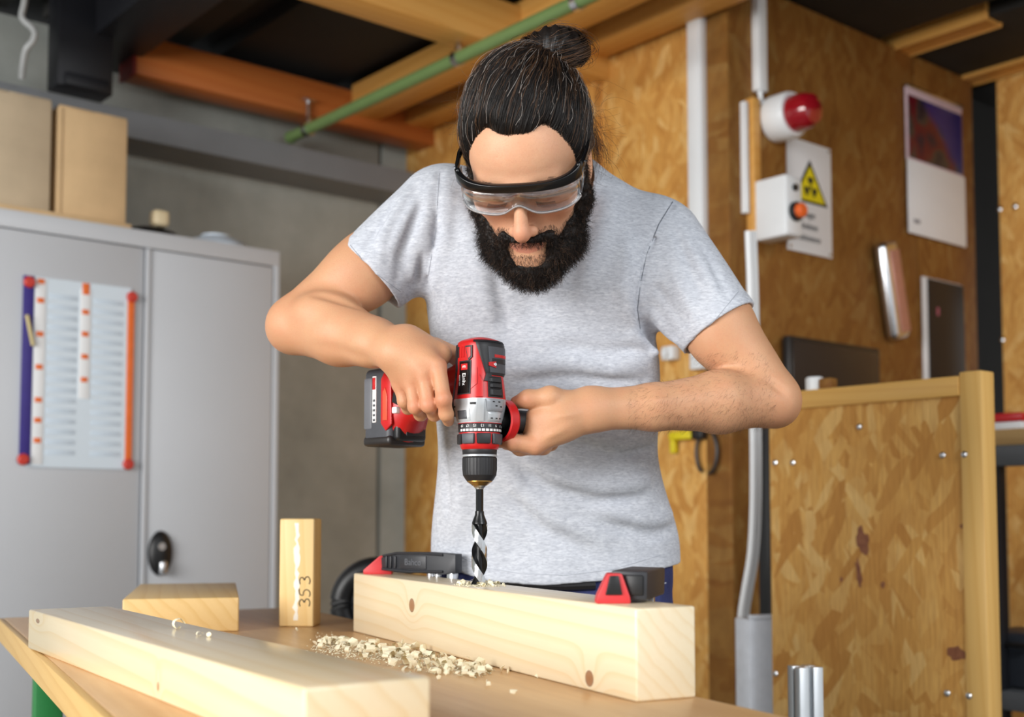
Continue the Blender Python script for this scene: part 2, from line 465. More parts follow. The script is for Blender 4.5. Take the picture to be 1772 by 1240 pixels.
o = B().tube(pts, 0.010, 8).done('hanging_cable', plain('grey_cable', srgb(170, 172, 172), 0.5)); tag(o, 'pale grey cable hanging from the dark roof in the corner', 'cable')
# ------------------------------------------------------------------ metal cabinet on the left
B_CAB = 3.67
def cab(x, y): return on_b(x, y, B_CAB)
M_CAB = plain('cabinet_paint', srgb(196, 199, 204), 0.42, 0, 0.015, 4)
aR, zT = cab(485, 433)
aM = cab(249, 600)[0]
aL = aM - (aR - aM) * 1.35
zT = (cab(485, 433)[1] + cab(20, 364)[1]) / 2
t = tag(empty('metal_cabinet', W(aL, B_CAB, 0), TH), 'light grey two-door metal cabinet against the concrete wall', 'cabinet')
w = aR - aL; m_ = aM - aL
B().box2((0, 0.022, 0.0), (w, 0.44, zT), 0.004).box2((0, 0, zT - 0.055), (w, 0.03, zT), 0.004).box2((w - 0.022, 0, 0), (w, 0.03, zT - 0.05), 0.003).box2((0, 0, 0), (0.022, 0.03, zT), 0.003).box2((0, 0, 0), (w, 0.03, 0.06), 0.003).done('body', M_CAB, t)
d1 = B().box2((0.025, 0.002, 0.065), (m_ - 0.002, 0.021, zT - 0.058), 0.005).done('door', M_CAB, t)
d2 = B().box2((m_ + 0.002, 0.0, 0.065), (w - 0.025, 0.021, zT - 0.058), 0.005).box2((m_ + 0.001, -0.006, 0.065), (m_ + 0.016, 0.0, zT - 0.058), 0.002).done('door', M_CAB, t)
hx, hz = cab(277, 957)
hx -= aL
prof = [(0.0, 0.022), (0.02, 0.02), (0.034, 0.014), (0.04, 0.006), (0.041, 0)]
hd = B().lathe(list(reversed(prof))[:-1] + [(0.001, 0.022)], 28, Matrix.Translation((hx, 0, hz)) @ Matrix.Diagonal((1, 1, 1.75, 1)) @ Matrix.Rotation(math.radians(90), 4, 'X')).done('handle', M_BLACKP, d2); hd['label'] = 'black oval door handle'
B().box((hx + 0.0, -0.024, hz - 0.045), (0.024, 0.02, 0.045), 0.008, 3).done('lock', M_CHROME, hd)
B().lathe([(0.012, 0), (0.012, 0.004)], 16, Matrix.Translation((hx - 0.004, -0.02, hz + 0.022)) @ Matrix.Rotation(math.radians(90), 4, 'X')).done('key_plate', M_CHROME, hd)
B().box2((0.10, -0.0015, zT - 0.044), (0.16, 0.001, zT - 0.02)).done('sticker', plain('yellow_print', srgb(226, 220, 120), 0.6), t)

# wall planner on the left door
t = tag(empty('wall_planner', W(aL, B_CAB, 0), TH), 'pale blue year planner with orange and dark blue edge strips on the cabinet door', 'planner')
def pl(x, y):
    a, z = cab(x, y); return a - aL, z
x0, za = pl(40, 476); x1, zb = pl(229, 500); zlo = pl(45, 803)[1]; zhi = za
sh = B().box2((x0 + 0.02, -0.0045, zlo - 0.008), (x1 - 0.005, -0.001, zhi)).done('sheet', plain('planner_paper', srgb(214, 226, 236), 0.6, 0, 0.01), t)
def tab(xa, xb, z0, z1, mat, name, dy=-0.006): return B().box2((xa, dy, z0), (xb, -0.001, z1), 0.001).done(name, mat, t)
M_TABW = plain('planner_white', srgb(236, 238, 240), 0.6, 0, 0.01)
M_ORANGE = plain('orange_print', srgb(232, 112, 44), 0.5); M_BLUEV = plain('violet_blue', srgb(56, 44, 128), 0.5); M_REDP = plain('red_print', srgb(196, 54, 40), 0.5)
tab(x0, x0 + 0.032, zlo, zhi, M_BLUEV, 'edge_strip', -0.007); tab(x1 - 0.016, x1 + 0.006, zlo + 0.004, zhi - 0.02, M_ORANGE, 'edge_strip', -0.007)
tab(x0 + 0.034, x0 + 0.068, zlo, zhi - 0.004, M_TABW, 'month_column')
xm = pl(146, 560)[0]
tab(xm - 0.016, xm + 0.018, pl(146, 690)[1], zhi - 0.02, M_TABW, 'month_column')
for y in (487, 520, 578, 635, 692, 727, 762): 
    z = pl(70, y)[1]; tab(x0 + 0.040, x0 + 0.062, z - 0.008, z + 0.008, M_ORANGE, 'month_mark', -0.0065)
for y in (500, 540, 578, 617, 657):
    z = pl(146, y)[1]; hh = 0.018 if y == 500 else 0.008
    tab(xm - 0.010, xm + 0.012, z - hh, z + hh, M_ORANGE, 'month_mark', -0.0065)
M_ROW = plain('planner_row', srgb(204, 218, 231), 0.6, 0, 0.01)
for i in range(16):
    z = zlo + 0.03 + i * (zhi - zlo - 0.06) / 16
    tab(x0 + 0.074, xm - 0.022, z, z + 0.016, M_ROW, 'planner_row', -0.005); tab(xm + 0.024, x1 - 0.03, z, z + 0.016, M_ROW, 'planner_row', -0.005)
for xx, zz in ((x0 + 0.016, zhi - 0.02), (x0 + 0.010, zlo + 0.014), (x1 - 0.004, zhi - 0.028), (x1 - 0.006, zlo + 0.008)):
    B().lathe([(0.017, 0), (0.017, 0.008), (0.012, 0.012)], 16, Matrix.Translation((xx, -0.006, zz)) @ Matrix.Rotation(math.radians(90), 4, 'X')).done('magnet', M_REDP, t)
B().cyl((x0 + 0.010, -0.012, pl(40, 545)[1]), (x0 + 0.030, -0.012, pl(50, 598)[1]), 0.006, 10).done('pencil', plain('pencil_tan', srgb(196, 180, 130), 0.5), t)

# things on top of the cabinet
def cardboard(name, c):
    m = N(name); v = m.coord(); n = m.noise(v, 9, 4); w_ = m.noise(m.coord(scale=(4, 4, 160)), 1, 2)
    col = m.ramp(n.outputs['Fac'], [(0.3, srgb(*[x * .94 for x in c])), (0.7, srgb(*c))])
    m.color(m.mix(m.math('MULTIPLY', w_.outputs['Fac'], 0.12), col, srgb(150, 110, 70))).set(0.8, 0, 0.2); return m.m
M_CARD = cardboard('cardboard', (222, 190, 146)); M_CARDG = cardboard('cardboard_greyish', (206, 188, 160))
def crate(a0, a1, zt, mat, label, depth=0.30):
    z0 = zT + 0.022
    t = tag(empty('box', W(a0, B_CAB + 0.05, z0), TH), label, 'box', 'boxes on the metal cabinet')
    w = a1 - a0; h = zt - z0
    B().box2((0, 0, 0), (w, depth, h - 0.004), 0.006).done('carton', mat, t)
    B().box2((0.003, 0.003, h - 0.004), (w / 2 - 0.001, depth - 0.003, h), 0.001).box2((w / 2 + 0.001, 0.003, h - 0.004), (w - 0.003, depth - 0.003, h), 0.001).done('lid_flap', mat, t)
    B().box2((-0.002, -0.002, 0.0), (0.014, 0.01, h - 0.01), 0.002).done('corner_fold', mat, t)
    return t
bb = B_CAB + 0.05
crate(on_b(100, 300, bb)[0], on_b(220, 300, bb)[0], on_b(160, 192, bb)[1], M_CARD, 'tan cardboard box on the metal cabinet, nearer the concrete wall corner')
crate(on_b(-70, 300, bb)[0], on_b(88, 300, bb)[0], on_b(40, 162, bb)[1], M_CARDG, 'greyish cardboard box on the metal cabinet, cut by the picture edge')
o = B().box2((on_b(-60, 360, bb)[0], 0, 0), (on_b(224, 375, bb)[0], 0.34, 0.02), 0.003).done('shelf_board', M_CARD, loc=W(0, B_CAB + 0.03, zT), rz=TH); tag(o, 'thin tan board lying under the two cardboard boxes', 'board')
# dark tool with a pale knob, pale plate
t = tag(empty('hand_sander', W(on_b(284, 380, bb)[0], bb + 0.10, zT), TH), 'black tool with a pale knob lying on the cabinet beside the boxes', 'tool')
B().lathe([(0.085, 0), (0.09, 0.014), (0.075, 0.034), (0.04, 0.046), (0.02, 0.05)], 24, Matrix.Diagonal((1.15, 0.8, 1, 1))).done('body', M_BLACKP, t)
B().box((0.015, -0.03, 0.075), (0.056, 0.05, 0.055), 0.014, 3).done('knob', plain('pale_knob', srgb(226, 208, 170), 0.5), t)
t = tag(empty('bowl', W(on_b(392, 410, bb)[0], bb + 0.08, zT), TH), 'pale blue-white shallow bowl upside down on the cabinet', 'bowl')
B().lathe([(0.11, 0), (0.112, 0.008), (0.09, 0.028), (0.055, 0.042), (0.05, 0.042)], 32).done('shell', plain('pale_enamel', srgb(200, 212, 224), 0.35), t)
B().lathe([(0.05, 0.042), (0.05, 0.05), (0.044, 0.05)], 32).done('foot_ring', plain('pale_enamel', srgb(200, 212, 224), 0.35), t)
# ------------------------------------------------------------------ fittings on the cabin wall (behind the man)
def cw(x, y):               # local coordinates of the cabin wall's face
    return lx_cabin(x, y)
RC = TH - math.pi / 2
def cabin_obj(name): return empty(name, W(A_OSB, B_WALL, 0), RC)
# vertical trunking
xa = cw(1200, 200)[0]; xb = cw(1224, 200)[0]
zt = cw(1212, 30)[1]
t = tag(cabin_obj('cable_trunking'), 'wide white cable trunking running up the cabin wall behind the man', 'trunking')
zlow = cw(1212, 640)[1]
B().box2((xa, -0.03, zlow), (xb, 0.0, zt), 0.003).done('channel', M_WHITEP, t)
B().box2((xa + 0.006, -0.034, zlow), (xb - 0.006, -0.03, zt), 0.0015).done('cover', M_WHITEP, t)
B().tube([((xa + xb) / 2, -0.015, zt - 0.02), ((xa + xb) / 2, -0.02, zt + 0.05), ((xa + xb) / 2 - 0.01, -0.02, zt + 0.12)], 0.014, 8).done('cable', M_BLACKP, t)
t = tag(cabin_obj('cable_conduit'), 'white conduit slanting along the top of the cabin wall', 'conduit')
p0 = cw(1036, 62); p1 = cw(1200, 4)
B().cyl((p0[0], -0.02, p0[1]), (p1[0], -0.02, p1[1]), 0.013, 14).done('pipe', M_WHITEP, t)
B().box((p0[0] - 0.01, -0.02, p0[1]), (0.03, 0.035, 0.05), 0.006).done('end_socket', M_WHITEP, t)
# yellow lead on a hook with black loop
x, z = cw(1185, 757)
t = tag(cabin_obj('yellow_plug'), 'yellow tool hung on the cabin wall under the left forearm', 'tool')
B().box2((x - 0.04, -0.035, z - 0.008), (x + 0.055, -0.004, z + 0.02), 0.006).done('body', plain('yellow_plastic', srgb(226, 206, 30), 0.45), t)
B().box2((x - 0.04, -0.03, z - 0.05), (x - 0.02, -0.006, z), 0.006).done('prong', plain('yellow_plastic', srgb(226, 206, 30), 0.45), t)
x, z = cw(1230, 778)
t = tag(cabin_obj('cable_loop'), 'black cable loop hanging beside the yellow tool', 'cable')
B().tube([(x + 0.042 * math.sin(q), -0.02, z - 0.008 + 0.07 * math.cos(q)) for q in np.linspace(-2.6, 2.9, 26)], 0.0055, 8).done('loop', M_BLACKP, t)
B().box((x - 0.03, -0.02, z + 0.05), (0.045, 0.03, 0.035), 0.008).done('plug', M_BLACKP, t)
x, z = cw(1168, 612)
o = B().box((x, -0.02, z), (0.05, 0.04, 0.045), 0.006).lathe([(0.014, 0), (0.014, 0.012)], 14, Matrix.Translation((x, -0.04, z)) @ Matrix.Rotation(math.radians(90), 4, 'X')).done('wall_socket', M_WHITEP, loc=W(A_OSB, B_WALL, 0), rz=RC); tag(o, 'small white wall socket half hidden by the grey sleeve', 'socket')

# ------------------------------------------------------------------ fittings on the alcove wall
def aw(x, y):
    a, z = on_b(x, y, B_RIGHT); return a - A_OSB, z
def alc(name): return empty(name, W(A_OSB, B_RIGHT, 0), TH)
x, zt = aw(1306, -60); zb = aw(1306, 160)[1]
t = tag(alc('cable_conduit'), 'white conduit coming down the alcove wall to the alarm light', 'conduit')
B().box2((x - 0.022, -0.03, zb), (x + 0.022, 0.0, zt), 0.004).done('pipe', M_WHITEP, t)
B().tube([(x, -0.015, zb), (x, -0.02, zb - 0.03), (x - 0.05, -0.02, zb - 0.06)], 0.009, 8).done('cable', M_WHITEP, t)
x, zt = aw(1284, 178); zb = aw(1284, 370)[1]
t = tag(alc('cable_conduit'), 'thin white conduit beside the control panel board', 'conduit')
B().box2((x - 0.012, -0.02, zb), (x + 0.008, 0.0, zt), 0.003).done('pipe', M_WHITEP, t)
# panel board with alarm light, control box
x0, zt = aw(1290, 172); x1, zb = aw(1352, 415)
zb = aw(1300, 408)[1]
t = tag(alc('panel_board'), 'small dark OSB board screwed to the alcove wall behind the control box', 'board')
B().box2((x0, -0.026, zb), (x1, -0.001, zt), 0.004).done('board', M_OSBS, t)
B().box2((x0 - 0.004, -0.034, zb), (x0 + 0.032, -0.001, zt), 0.004).done('edge_strip', M_JOIST, t)
def RX(M): return M @ Matrix.Rotation(math.radians(90), 4, 'X')
x, z = aw(1322, 210)
t = tag(alc('alarm_light'), 'round white alarm light with a dark red lens', 'alarm light')
B().lathe([(0.072, 0.0), (0.074, 0.01), (0.074, 0.07), (0.068, 0.082)], 32, RX(Matrix.Translation((x + 0.015, -0.028, z)))).done('base', M_WHITEP, t)
mred = N('red_lens').color(srgb(170, 20, 36)).set(0.12, 0, 0.6); mred.p.inputs['Transmission Weight'].default_value = 0.25; mred.p.inputs['Coat Weight'].default_value = 0.5
B().lathe([(0.058, 0.08), (0.056, 0.13), (0.046, 0.152), (0.02, 0.162)], 32, RX(Matrix.Translation((x + 0.015, -0.028, z)))).done('lens', mred.m, t)
fb = B_RIGHT - 0.150
x0 = on_b(1360, 350, fb)[0] - A_OSB; zt = on_b(1360, 300, fb)[1]; zb = on_b(1360, 405, fb)[1]
t = tag(alc('control_box'), 'white control box with an orange push button on its front', 'control box')
B().box2((x0, -0.150, zb), (x0 + 0.075, -0.030, zt), 0.006, 3).done('housing', M_WHITEP, t)
B().box2((x0 + 0.002, -0.154, zb + 0.004), (x0 + 0.073, -0.150, zt - 0.004), 0.003).done('lid', M_WHITEP, t)
bx = x0 + 0.038
B().lathe([(0.030, 0), (0.030, 0.012), (0.026, 0.016)], 24, RX(Matrix.Translation((bx, -0.154, zb + 0.075)))).done('button_ring', M_BLACKP, t)
B().lathe([(0.022, 0.014), (0.022, 0.03), (0.016, 0.036)], 24, RX(Matrix.Translation((bx, -0.154, zb + 0.075)))).done('push_button', plain('orange_button', srgb(236, 104, 40), 0.4), t)
B().lathe([(0.011, 0), (0.011, 0.008)], 18, RX(Matrix.Translation((bx, -0.154, zb + 0.150)))).done('indicator', M_BLACKP, t)
# warning sign
xs0, zs1 = aw(1358, 236); xs1, _ = aw(1434, 258); zs0 = (aw(1362, 431)[1] + aw(1438, 449)[1]) / 2
zs1 = (zs1 + aw(1434, 258)[1]) / 2
t = tag(alc('warning_sign'), 'white warning sign with a yellow radiation triangle', 'sign')
B().box2((xs0, -0.008, zs0), (xs1, -0.002, zs1), 0.001).done('plate', M_PAPER, t)
w = xs1 - xs0; h = zs1 - zs0; cx = (xs0 + xs1) / 2
M_YEL = plain('warning_yellow', srgb(232, 214, 20), 0.5); M_INK = plain('black_ink', srgb(24, 24, 26), 0.6)
tz0 = zs1 - h * 0.55; tz1 = zs1 - h * 0.16; tw = w * 0.40
B().prism([(cx - tw, tz0), (cx + tw, tz0), (cx, tz1)], -0.0015, Matrix.Translation((0, -0.008, 0))).done('triangle_border', M_INK, t)
iz0 = tz0 + (tz1 - tz0) * 0.055; iz1 = tz1 - (tz1 - tz0) * 0.14; iw = tw * 0.84
B().prism([(cx - iw, iz0), (cx + iw, iz0), (cx, iz1)], -0.001, Matrix.Translation((0, -0.0095, 0))).done('triangle', M_YEL, t)
tc = tz0 + (tz1 - tz0) * 0.36; R_ = (tz1 - tz0) * 0.24
tr = B()
for k in range(3):
    a0 = math.radians(90 + 60 + 120 * k - 30 - 60); 
    pts = [(cx + R_ * 0.34 * math.cos(a0 + q), tc + R_ * 0.34 * math.sin(a0 + q)) for q in np.linspace(math.radians(60), 0, 5)] + [(cx + R_ * math.cos(a0 + q), tc + R_ * math.sin(a0 + q)) for q in np.linspace(0, math.radians(60), 8)]
    tr.prism(pts, -0.001, Matrix.Translation((0, -0.0105, 0)))
tr.prism([(cx + R_ * 0.2 * math.cos(q), tc + R_ * 0.2 * math.sin(q)) for q in np.linspace(0, 2 * math.pi, 14)[:-1]], -0.001, Matrix.Translation((0, -0.0105, 0)))
tr.done('trefoil', M_INK, t)
for k, s in enumerate(('Anlagen', 'Abnehmen', 'Funktionieren')):
    text_obj('sign_text', s, h * 0.085, M_INK, t, RX(Matrix.Translation((cx - 0.01, -0.0085, zs1 - h * (0.655 + 0.105 * k)))), 0.0005, sx=0.72)
for xx in (xs0 + 0.012, xs1 - 0.012):
    for zz in (zs0 + 0.012, zs1 - 0.012):
        B().lathe([(0.006, 0), (0.004, 0.003)], 10, RX(Matrix.Translation((xx, -0.008, zz)))).done('screw', M_CHROME, t)
# wall calendar
def calpic():
    m = N('calendar_picture'); v = m.coord()
    sep = m.n('ShaderNodeSeparateXYZ'); m.l(v, sep.inputs[0])
    n1 = m.noise(v, 7.0, 3, 0.5)
    col = m.ramp(n1.outputs['Fac'], [(0.3, srgb(12, 10, 26)), (0.44, srgb(24, 18, 40)), (0.50, srgb(66, 58, 52)), (0.56, srgb(96, 10, 26)), (0.68, srgb(20, 14, 44))])
    n2 = m.noise(v, 4.0, 1)
    d = m.math('ADD', m.math('ADD', m.math('MULTIPLY', sep.outputs[0], 1.0), m.math('MULTIPLY', sep.outputs[2], 1.0)), m.math('MULTIPLY', m.math('SUBTRACT', n2.outputs['Fac'], 0.5), 0.12))
    col = m.mix(m.ramp(d, [(0.60, (0, 0, 0)), (0.66, (1, 1, 1))]), col, srgb(36, 30, 112))
    m.color(col).set(0.35); return m.m
xc0, zc1 = aw(1563, 145); xc1 = aw(1660, 190)[0]; zc1 = (zc1 + aw(1657, 190)[1]) / 2
zc0 = (aw(1568, 405)[1] + aw(1670, 428)[1]) / 2
t = tag(empty('wall_calendar', W(A_OSB, B_RIGHT, 0) + D1 * xc0 + Vector((0, 0, zc0)), TH), 'wall calendar with a dark blue and red picture over a white page', 'calendar')
w = xc1 - xc0; h = zc1 - zc0; zm = h * 0.5
B().box2((0.0, -0.010, zm), (w, -0.004, h), 0.001).done('header_sheet', plain('pinkish_card', srgb(214, 190, 200), 0.6), t)
B().box2((0.012, -0.0115, zm + 0.008), (w - 0.004, -0.0095, h - 0.03), 0.0004).done('picture', calpic(), t)
B().box2((0.0, -0.014, 0), (w + 0.006, -0.008, zm), 0.001).done('page', M_PAPER, t)
B().box2((0.03, -0.0148, 0.04), (0.07, -0.0138, 0.055)).done('page_print', plain('grey_ink', srgb(150, 150, 158), 0.6), t)
B().box2((0.0, -0.017, h - 0.006), (w, -0.003, h + 0.006), 0.002).done('binding', M_CHROME, t)
# steel tape holder leaning on a nail
x, z = aw(1530, 505)
t = tag(empty('sanding_block', W(A_OSB, B_RIGHT, 0) + D1 * x + Vector((0, -0.0, z)), TH), 'slanting metal sanding block with a pinkish face on the alcove wall', 'sanding block')
R15 = Matrix.Translation((0, -0.03, 0)) @ Matrix.Rotation(math.radians(-13), 4, 'Y')
B().box((0, 0, 0), (0.100, 0.05, 0.345), 0.022, 4, R15).done('case', M_CHROME, t)
B().box((0.012, -0.026, -0.005), (0.058, 0.006, 0.29), 0.0029, 2, R15).done('face_plate', plain('copper_pink', srgb(192, 140, 124), 0.4, 0.3), t)
# dark board picture, black screen
x0, z1 = aw(1592, 478); x1 = aw(1660, 488)[0]; z0 = aw(1592, 645)[1]
t = tag(alc('clipboard'), 'white clipboard with a black printed sheet below the calendar', 'clipboard')
B().box2((x0, -0.010, z0 - 0.05), (x1, -0.003, z1), 0.002).done('board', M_PAPER, t)
B().box2((x0 + 0.03, -0.014, z0 - 0.05), (x1 + 0.006, -0.010, z1 - 0.004), 0.001).done('sheet', plain('black_sheet', srgb(26, 22, 24), 0.45), t)
B().box2((x0 + 0.085, -0.0148, z0 + 0.22), (x0 + 0.102, -0.0138, z0 + 0.25)).done('print_mark', plain('pink_print', srgb(170, 90, 110), 0.5), t)
x0, z1 = aw(1346, 582); x1 = aw(1503, 600)[0]; z0 = aw(1346, 672)[1] - 0.02
t = tag(alc('monitor'), 'black flat monitor on the alcove wall behind the elbow', 'monitor')
B().box2((x0, -0.045, z0), (x1, -0.015, z1), 0.006).done('case', M_BLACKP, t)
B().box2((x0 + 0.015, -0.047, z0 + 0.015), (x1 - 0.015, -0.0445, z1 - 0.015), 0.001).done('screen', plain('dark_glass', srgb(30, 32, 38), 0.2), t)
B().box2(((x0 + x1) / 2 - 0.05, -0.016, z0 + 0.05), ((x0 + x1) / 2 + 0.05, 0.0, z1 - 0.05), 0.002).done('wall_mount', M_DARKSTEEL, t)

# ------------------------------------------------------------------ OSB front cabinet on the right
A_D = 2.444
def dw(x, y):
    b, z = on_a(x, y, A_D); return z, b
zD, bR = dw(1700, 640); _, bL = dw(1330, 690)
LD = bL - bR
t = tag(empty('osb_cabinet', W(A_D, bL, 0), RC), 'tall OSB cabinet door framed with pine strips beside the alcove', 'cabinet')
def dl(x, y):
    z, b = dw(x, y); return bL - b, z
def stained_osb():
    return M_OSBD
B().box2((0, 0.0, 0.02), (LD - 0.02, 0.02, zD - 0.03), 0.002).done('board', M_OSBD, t)
B().box2((LD - 0.052, -0.006, 0.0), (LD, 0.05, zD), 0.004).done('frame_post', pine('frame_pine', (232, 190, 116), (214, 164, 88), (190, 140, 70), 22, 2, seed=8), t)
B().box2((0, -0.008, zD - 0.052), (LD - 0.052, 0.03, zD - 0.008), 0.003).done('frame_rail', pine('frame_pine_rail', (224, 178, 100), (206, 152, 78), (190, 140, 70), 22, 0, seed=9), t)
B().box2((0, 0.02, 0.02), (LD - 0.01, 0.045, zD - 0.06), 0.002).done('carcass', M_DARKSTEEL, t)
for (x, y) in ((1342, 800), (1373, 800), (1488, 738), (1632, 787), (1672, 786), (1343, 1165), (1640, 1199), (1680, 1203)):
    lx, z = dl(x, y)
    B().lathe([(0.0075, 0), (0.007, 0.003), (0.003, 0.005)], 12, RX(Matrix.Translation((lx, 0.0 if lx < LD - 0.052 else -0.006, z)))).done('screw', M_CHROME, t)
def knotmat():
    m = N('resin_stain'); n = m.noise(m.coord(), 60, 3); m.color(m.ramp(n.outputs['Fac'], [(0.3, srgb(122, 70, 44)), (0.7, srgb(146, 92, 60))])).set(0.6); return m.m
M_STAIN = knotmat()
def blot(x, y, w, h, rot, seed):
    r = random.Random(seed); lx, z = dl(x, y); n = 18
    pts = []
    for i in range(n):
        q = 2 * math.pi * i / n; k = 0.6 + 0.5 * r.random()
        u = w * k * math.cos(q); v = h * k * math.sin(q)
        pts.append((lx + u * math.cos(rot) - v * math.sin(rot), z + u * math.sin(rot) + v * math.cos(rot)))
    B().prism(pts, -0.0008, Matrix.Translation((0, 0.0002, 0))).done('dark_flake', M_STAIN, t)
blot(1492, 935, 0.018, 0.036, 0.1, 2); blot(1486, 990, 0.008, 0.04, 0.15, 3); blot(1655, 1130, 0.022, 0.022, 0.6, 4); blot(1528, 1012, 0.006, 0.009, 0, 5); blot(1456, 1002, 0.005, 0.007, 0, 6); blot(1665, 910, 0.008, 0.006, 0, 7)
# white can and small things on top
lx, _ = dl(1397, 664)
o = B().lathe([(0.022, 0), (0.022, 0.03), (0.019, 0.034)], 18).done('tape_roll', M_WHITEP, loc=W(A_D + 0.03, bL - lx, zD - 0.008), rz=RC); tag(o, 'small white roll on top of the OSB cabinet by the elbow', 'roll')
lx, _ = dl(1420, 664)
o = B().box((0, 0, 0.014), (0.035, 0.03, 0.028), 0.004).done('wood_scrap', M_OSBS, loc=W(A_D + 0.03, bL - lx, zD - 0.008), rz=RC); tag(o, 'brown wood scrap beside the small white roll', 'wood scrap')
# cables and paper roll in the gap to the left of the cabinet
t = tag(empty('cable_bundle', (0, 0, 0)), 'bundle of white cables hanging in the gap beside the OSB cabinet', 'cables')
for k, dx in enumerate((0, 5, 10)):
    B().tube(rounded([P(x + dx, y, 3.25 + 0.01 * k) for x, y in ((1294, 400), (1298, 500), (1300, 640), (1303, 760), (1303, 880), (1299, 960), (1288, 1020), (1280, 1070), (1284, 1120), (1287, 1260))], 2), 0.0085, 8).done('cable', M_WHITEP, t)
p = P(1310, 1070, 3.15)
t = tag(empty('paper_box', (p.x, p.y, 0), 0.35), 'white open carton standing in the gap beside the OSB cabinet', 'box')
zz = p.z
B().box2((-0.036, -0.02, 0), (0.036, 0.05, zz), 0.003).done('carton', plain('pale_carton', srgb(222, 226, 234), 0.6), t)
B().box2((-0.036, -0.024, zz), (0.036, -0.016, zz + 0.012), 0.002).done('flap', plain('pale_carton', srgb(222, 226, 234), 0.6), t)
p0 = P(1326, 1000, 3.34)
o = B().box2((-0.018, -0.01, 0), (0.018, 0.04, P(1326, 740, 3.34).z), 0.003).done('steel_upright', M_BLACKP, loc=(p0.x, p0.y, 0), rz=RC); tag(o, 'black steel upright in the gap left of the OSB cabinet', 'upright')
# aluminium profile standing by the bench
p = P(1393, 1152, 2.35)
t = tag(empty('aluminium_profile', (p.x, p.y, 0), 0.25), 'slotted aluminium profile standing upright in front of the OSB cabinet', 'profile')
M_ALU = plain('aluminium', srgb(200, 203, 206), 0.35, 0.85, 0.04, 30)
k = B()
for sx in (-1, 1):
    for sy in (-1, 1):
        k.box((sx * 0.0145, sy * 0.0145, p.z / 2), (0.021, 0.021, p.z), 0.002)
k.box((0, 0, p.z / 2), (0.014, 0.014, p.z), 0.001)
k.done('extrusion', M_ALU, t)
# shelf at the far right
R0 = P(1745, 760, 3.0); 
t = tag(empty('shelf_rack', (0, 0, 0), 0), 'steel shelf rack with a pine board beside the OSB cabinet', 'shelf')
def rk(x, y, Y=3.0): return P(x, y, Y)
a0_, b0_ = 3.05, None
b_l = on_a(1700, 760, 3.05)[0]; b_r = b_l - 0.9
def rack_box(z0, z1, dy0, dy1, mat, name, bev=0.003):
    return B().box2((0, dy0, z0), (0.9, dy1, z1), bev).done(name, mat, t)
t.location = W(3.05, b_l, 0); t.rotation_euler = (0, 0, RC)
zb1 = on_a(1740, 742, 3.05)[1]; zb0 = on_a(1740, 770, 3.05)[1]; zr0 = on_a(1740, 806, 3.05)[1]
rack_box(zb0, zb1, 0.0, 0.45, pine('shelf_pine', (206, 170, 116), (186, 146, 90), (160, 120, 70), 20, 0, seed=4), 'shelf_board')
rack_box(zr0, zb0, 0.0, 0.03, M_STEEL, 'rail')
zl = on_a(1740, 1195, 3.05)[1]
rack_box(zl - 0.05, zl, 0.0, 0.45, M_STEEL, 'rail')
for xx in (0.0, 0.86): B().box2((xx, 0, 0), (xx + 0.04, 0.04, zb0), 0.002).done('upright', M_DARKSTEEL, t)
B().box2((0, 0.43, 0), (0.9, 0.45, zr0), 0.002).done('back_panel', M_OSBS, t)
# red and white folded cloth, tool case on the rack
zs = zb1
q = W(3.10, on_a(1730, 725, 3.10)[0], zs)
o = tag(empty('paint_tin', q, RC), 'flat red tin with a white base on the shelf board', 'tin')
B().box((0, 0.05, 0.012), (0.11, 0.08, 0.024), 0.004).done('base', M_WHITEP, o)
B().box((0, 0.05, 0.036), (0.114, 0.084, 0.024), 0.006).done('lid', M_RED, o)
q = W(3.08, on_a(1756, 1150, 3.08)[0], zl)
o = tag(empty('tool_case', q, RC), 'dark grey tool case on the lower shelf', 'case')
zc = on_a(1756, 1096, 3.08)[1] - zl
B().box((0, 0.12, zc / 2), (0.22, 0.2, zc), 0.012, 3).done('body', plain('dark_grey', srgb(58, 62, 70), 0.45), o)
for xx in (-0.06, 0.06): B().box((xx, 0.016, zc * 0.6), (0.03, 0.012, 0.05), 0.003).done('latch', plain('mid_grey', srgb(110, 114, 120), 0.45), o)
B().tube([(-0.05, 0.012, zc * 0.78), (-0.05, -0.01, zc * 0.8), (0.05, -0.01, zc * 0.8), (0.05, 0.012, zc * 0.78)], 0.007, 8).done('handle', M_BLACKP, o)
# ------------------------------------------------------------------ workbench and timber
E1 = Vector((0.457, -0.889, 0)).normalized(); E2 = Vector((-E1.y, E1.x, 0))   # along / across the bench
A0 = Vector((-1.0, 2.385, 0))
Z_B = 0.85
RE = math.atan2(E1.y, E1.x)                   # local x = along the bench towards the camera, local y = across
def ply():
    m = N('bench_beech'); v = m.coord(scale=(0.5, 6, 6))
    n = m.noise(v, 5, 4, 0.6); f = m.noise(m.coord(scale=(10, 150, 150)), 1, 3)
    col = m.ramp(n.outputs['Fac'], [(0.3, srgb(206, 162, 112)), (0.55, srgb(220, 180, 130)), (0.75, srgb(230, 194, 148))])
    col = m.mix(m.math('MULTIPLY', f.outputs['Fac'], 0.3), col, srgb(168, 118, 70))
    m.color(col).set(0.34, 0, 0.5).bump(f.outputs['Fac'], 0.1, 0.0005); return m.m
M_BENCH = ply()
M_EDGE = pine('bench_edge', (222, 186, 122), (198, 156, 92), (150, 110, 60), 30, 0, seed=2)
M_GLEG = plain('green_leg_paint', srgb(32, 120, 58), 0.4)
t = tag(empty('workbench', A0, RE), 'workbench with a beech plywood top and green steel legs', 'workbench')
BL, BW = 1.75, 0.602
B().box2((0.006, 0.006, Z_B - 0.040), (BL, BW, Z_B), 0.004).done('bench_top', M_BENCH, t)
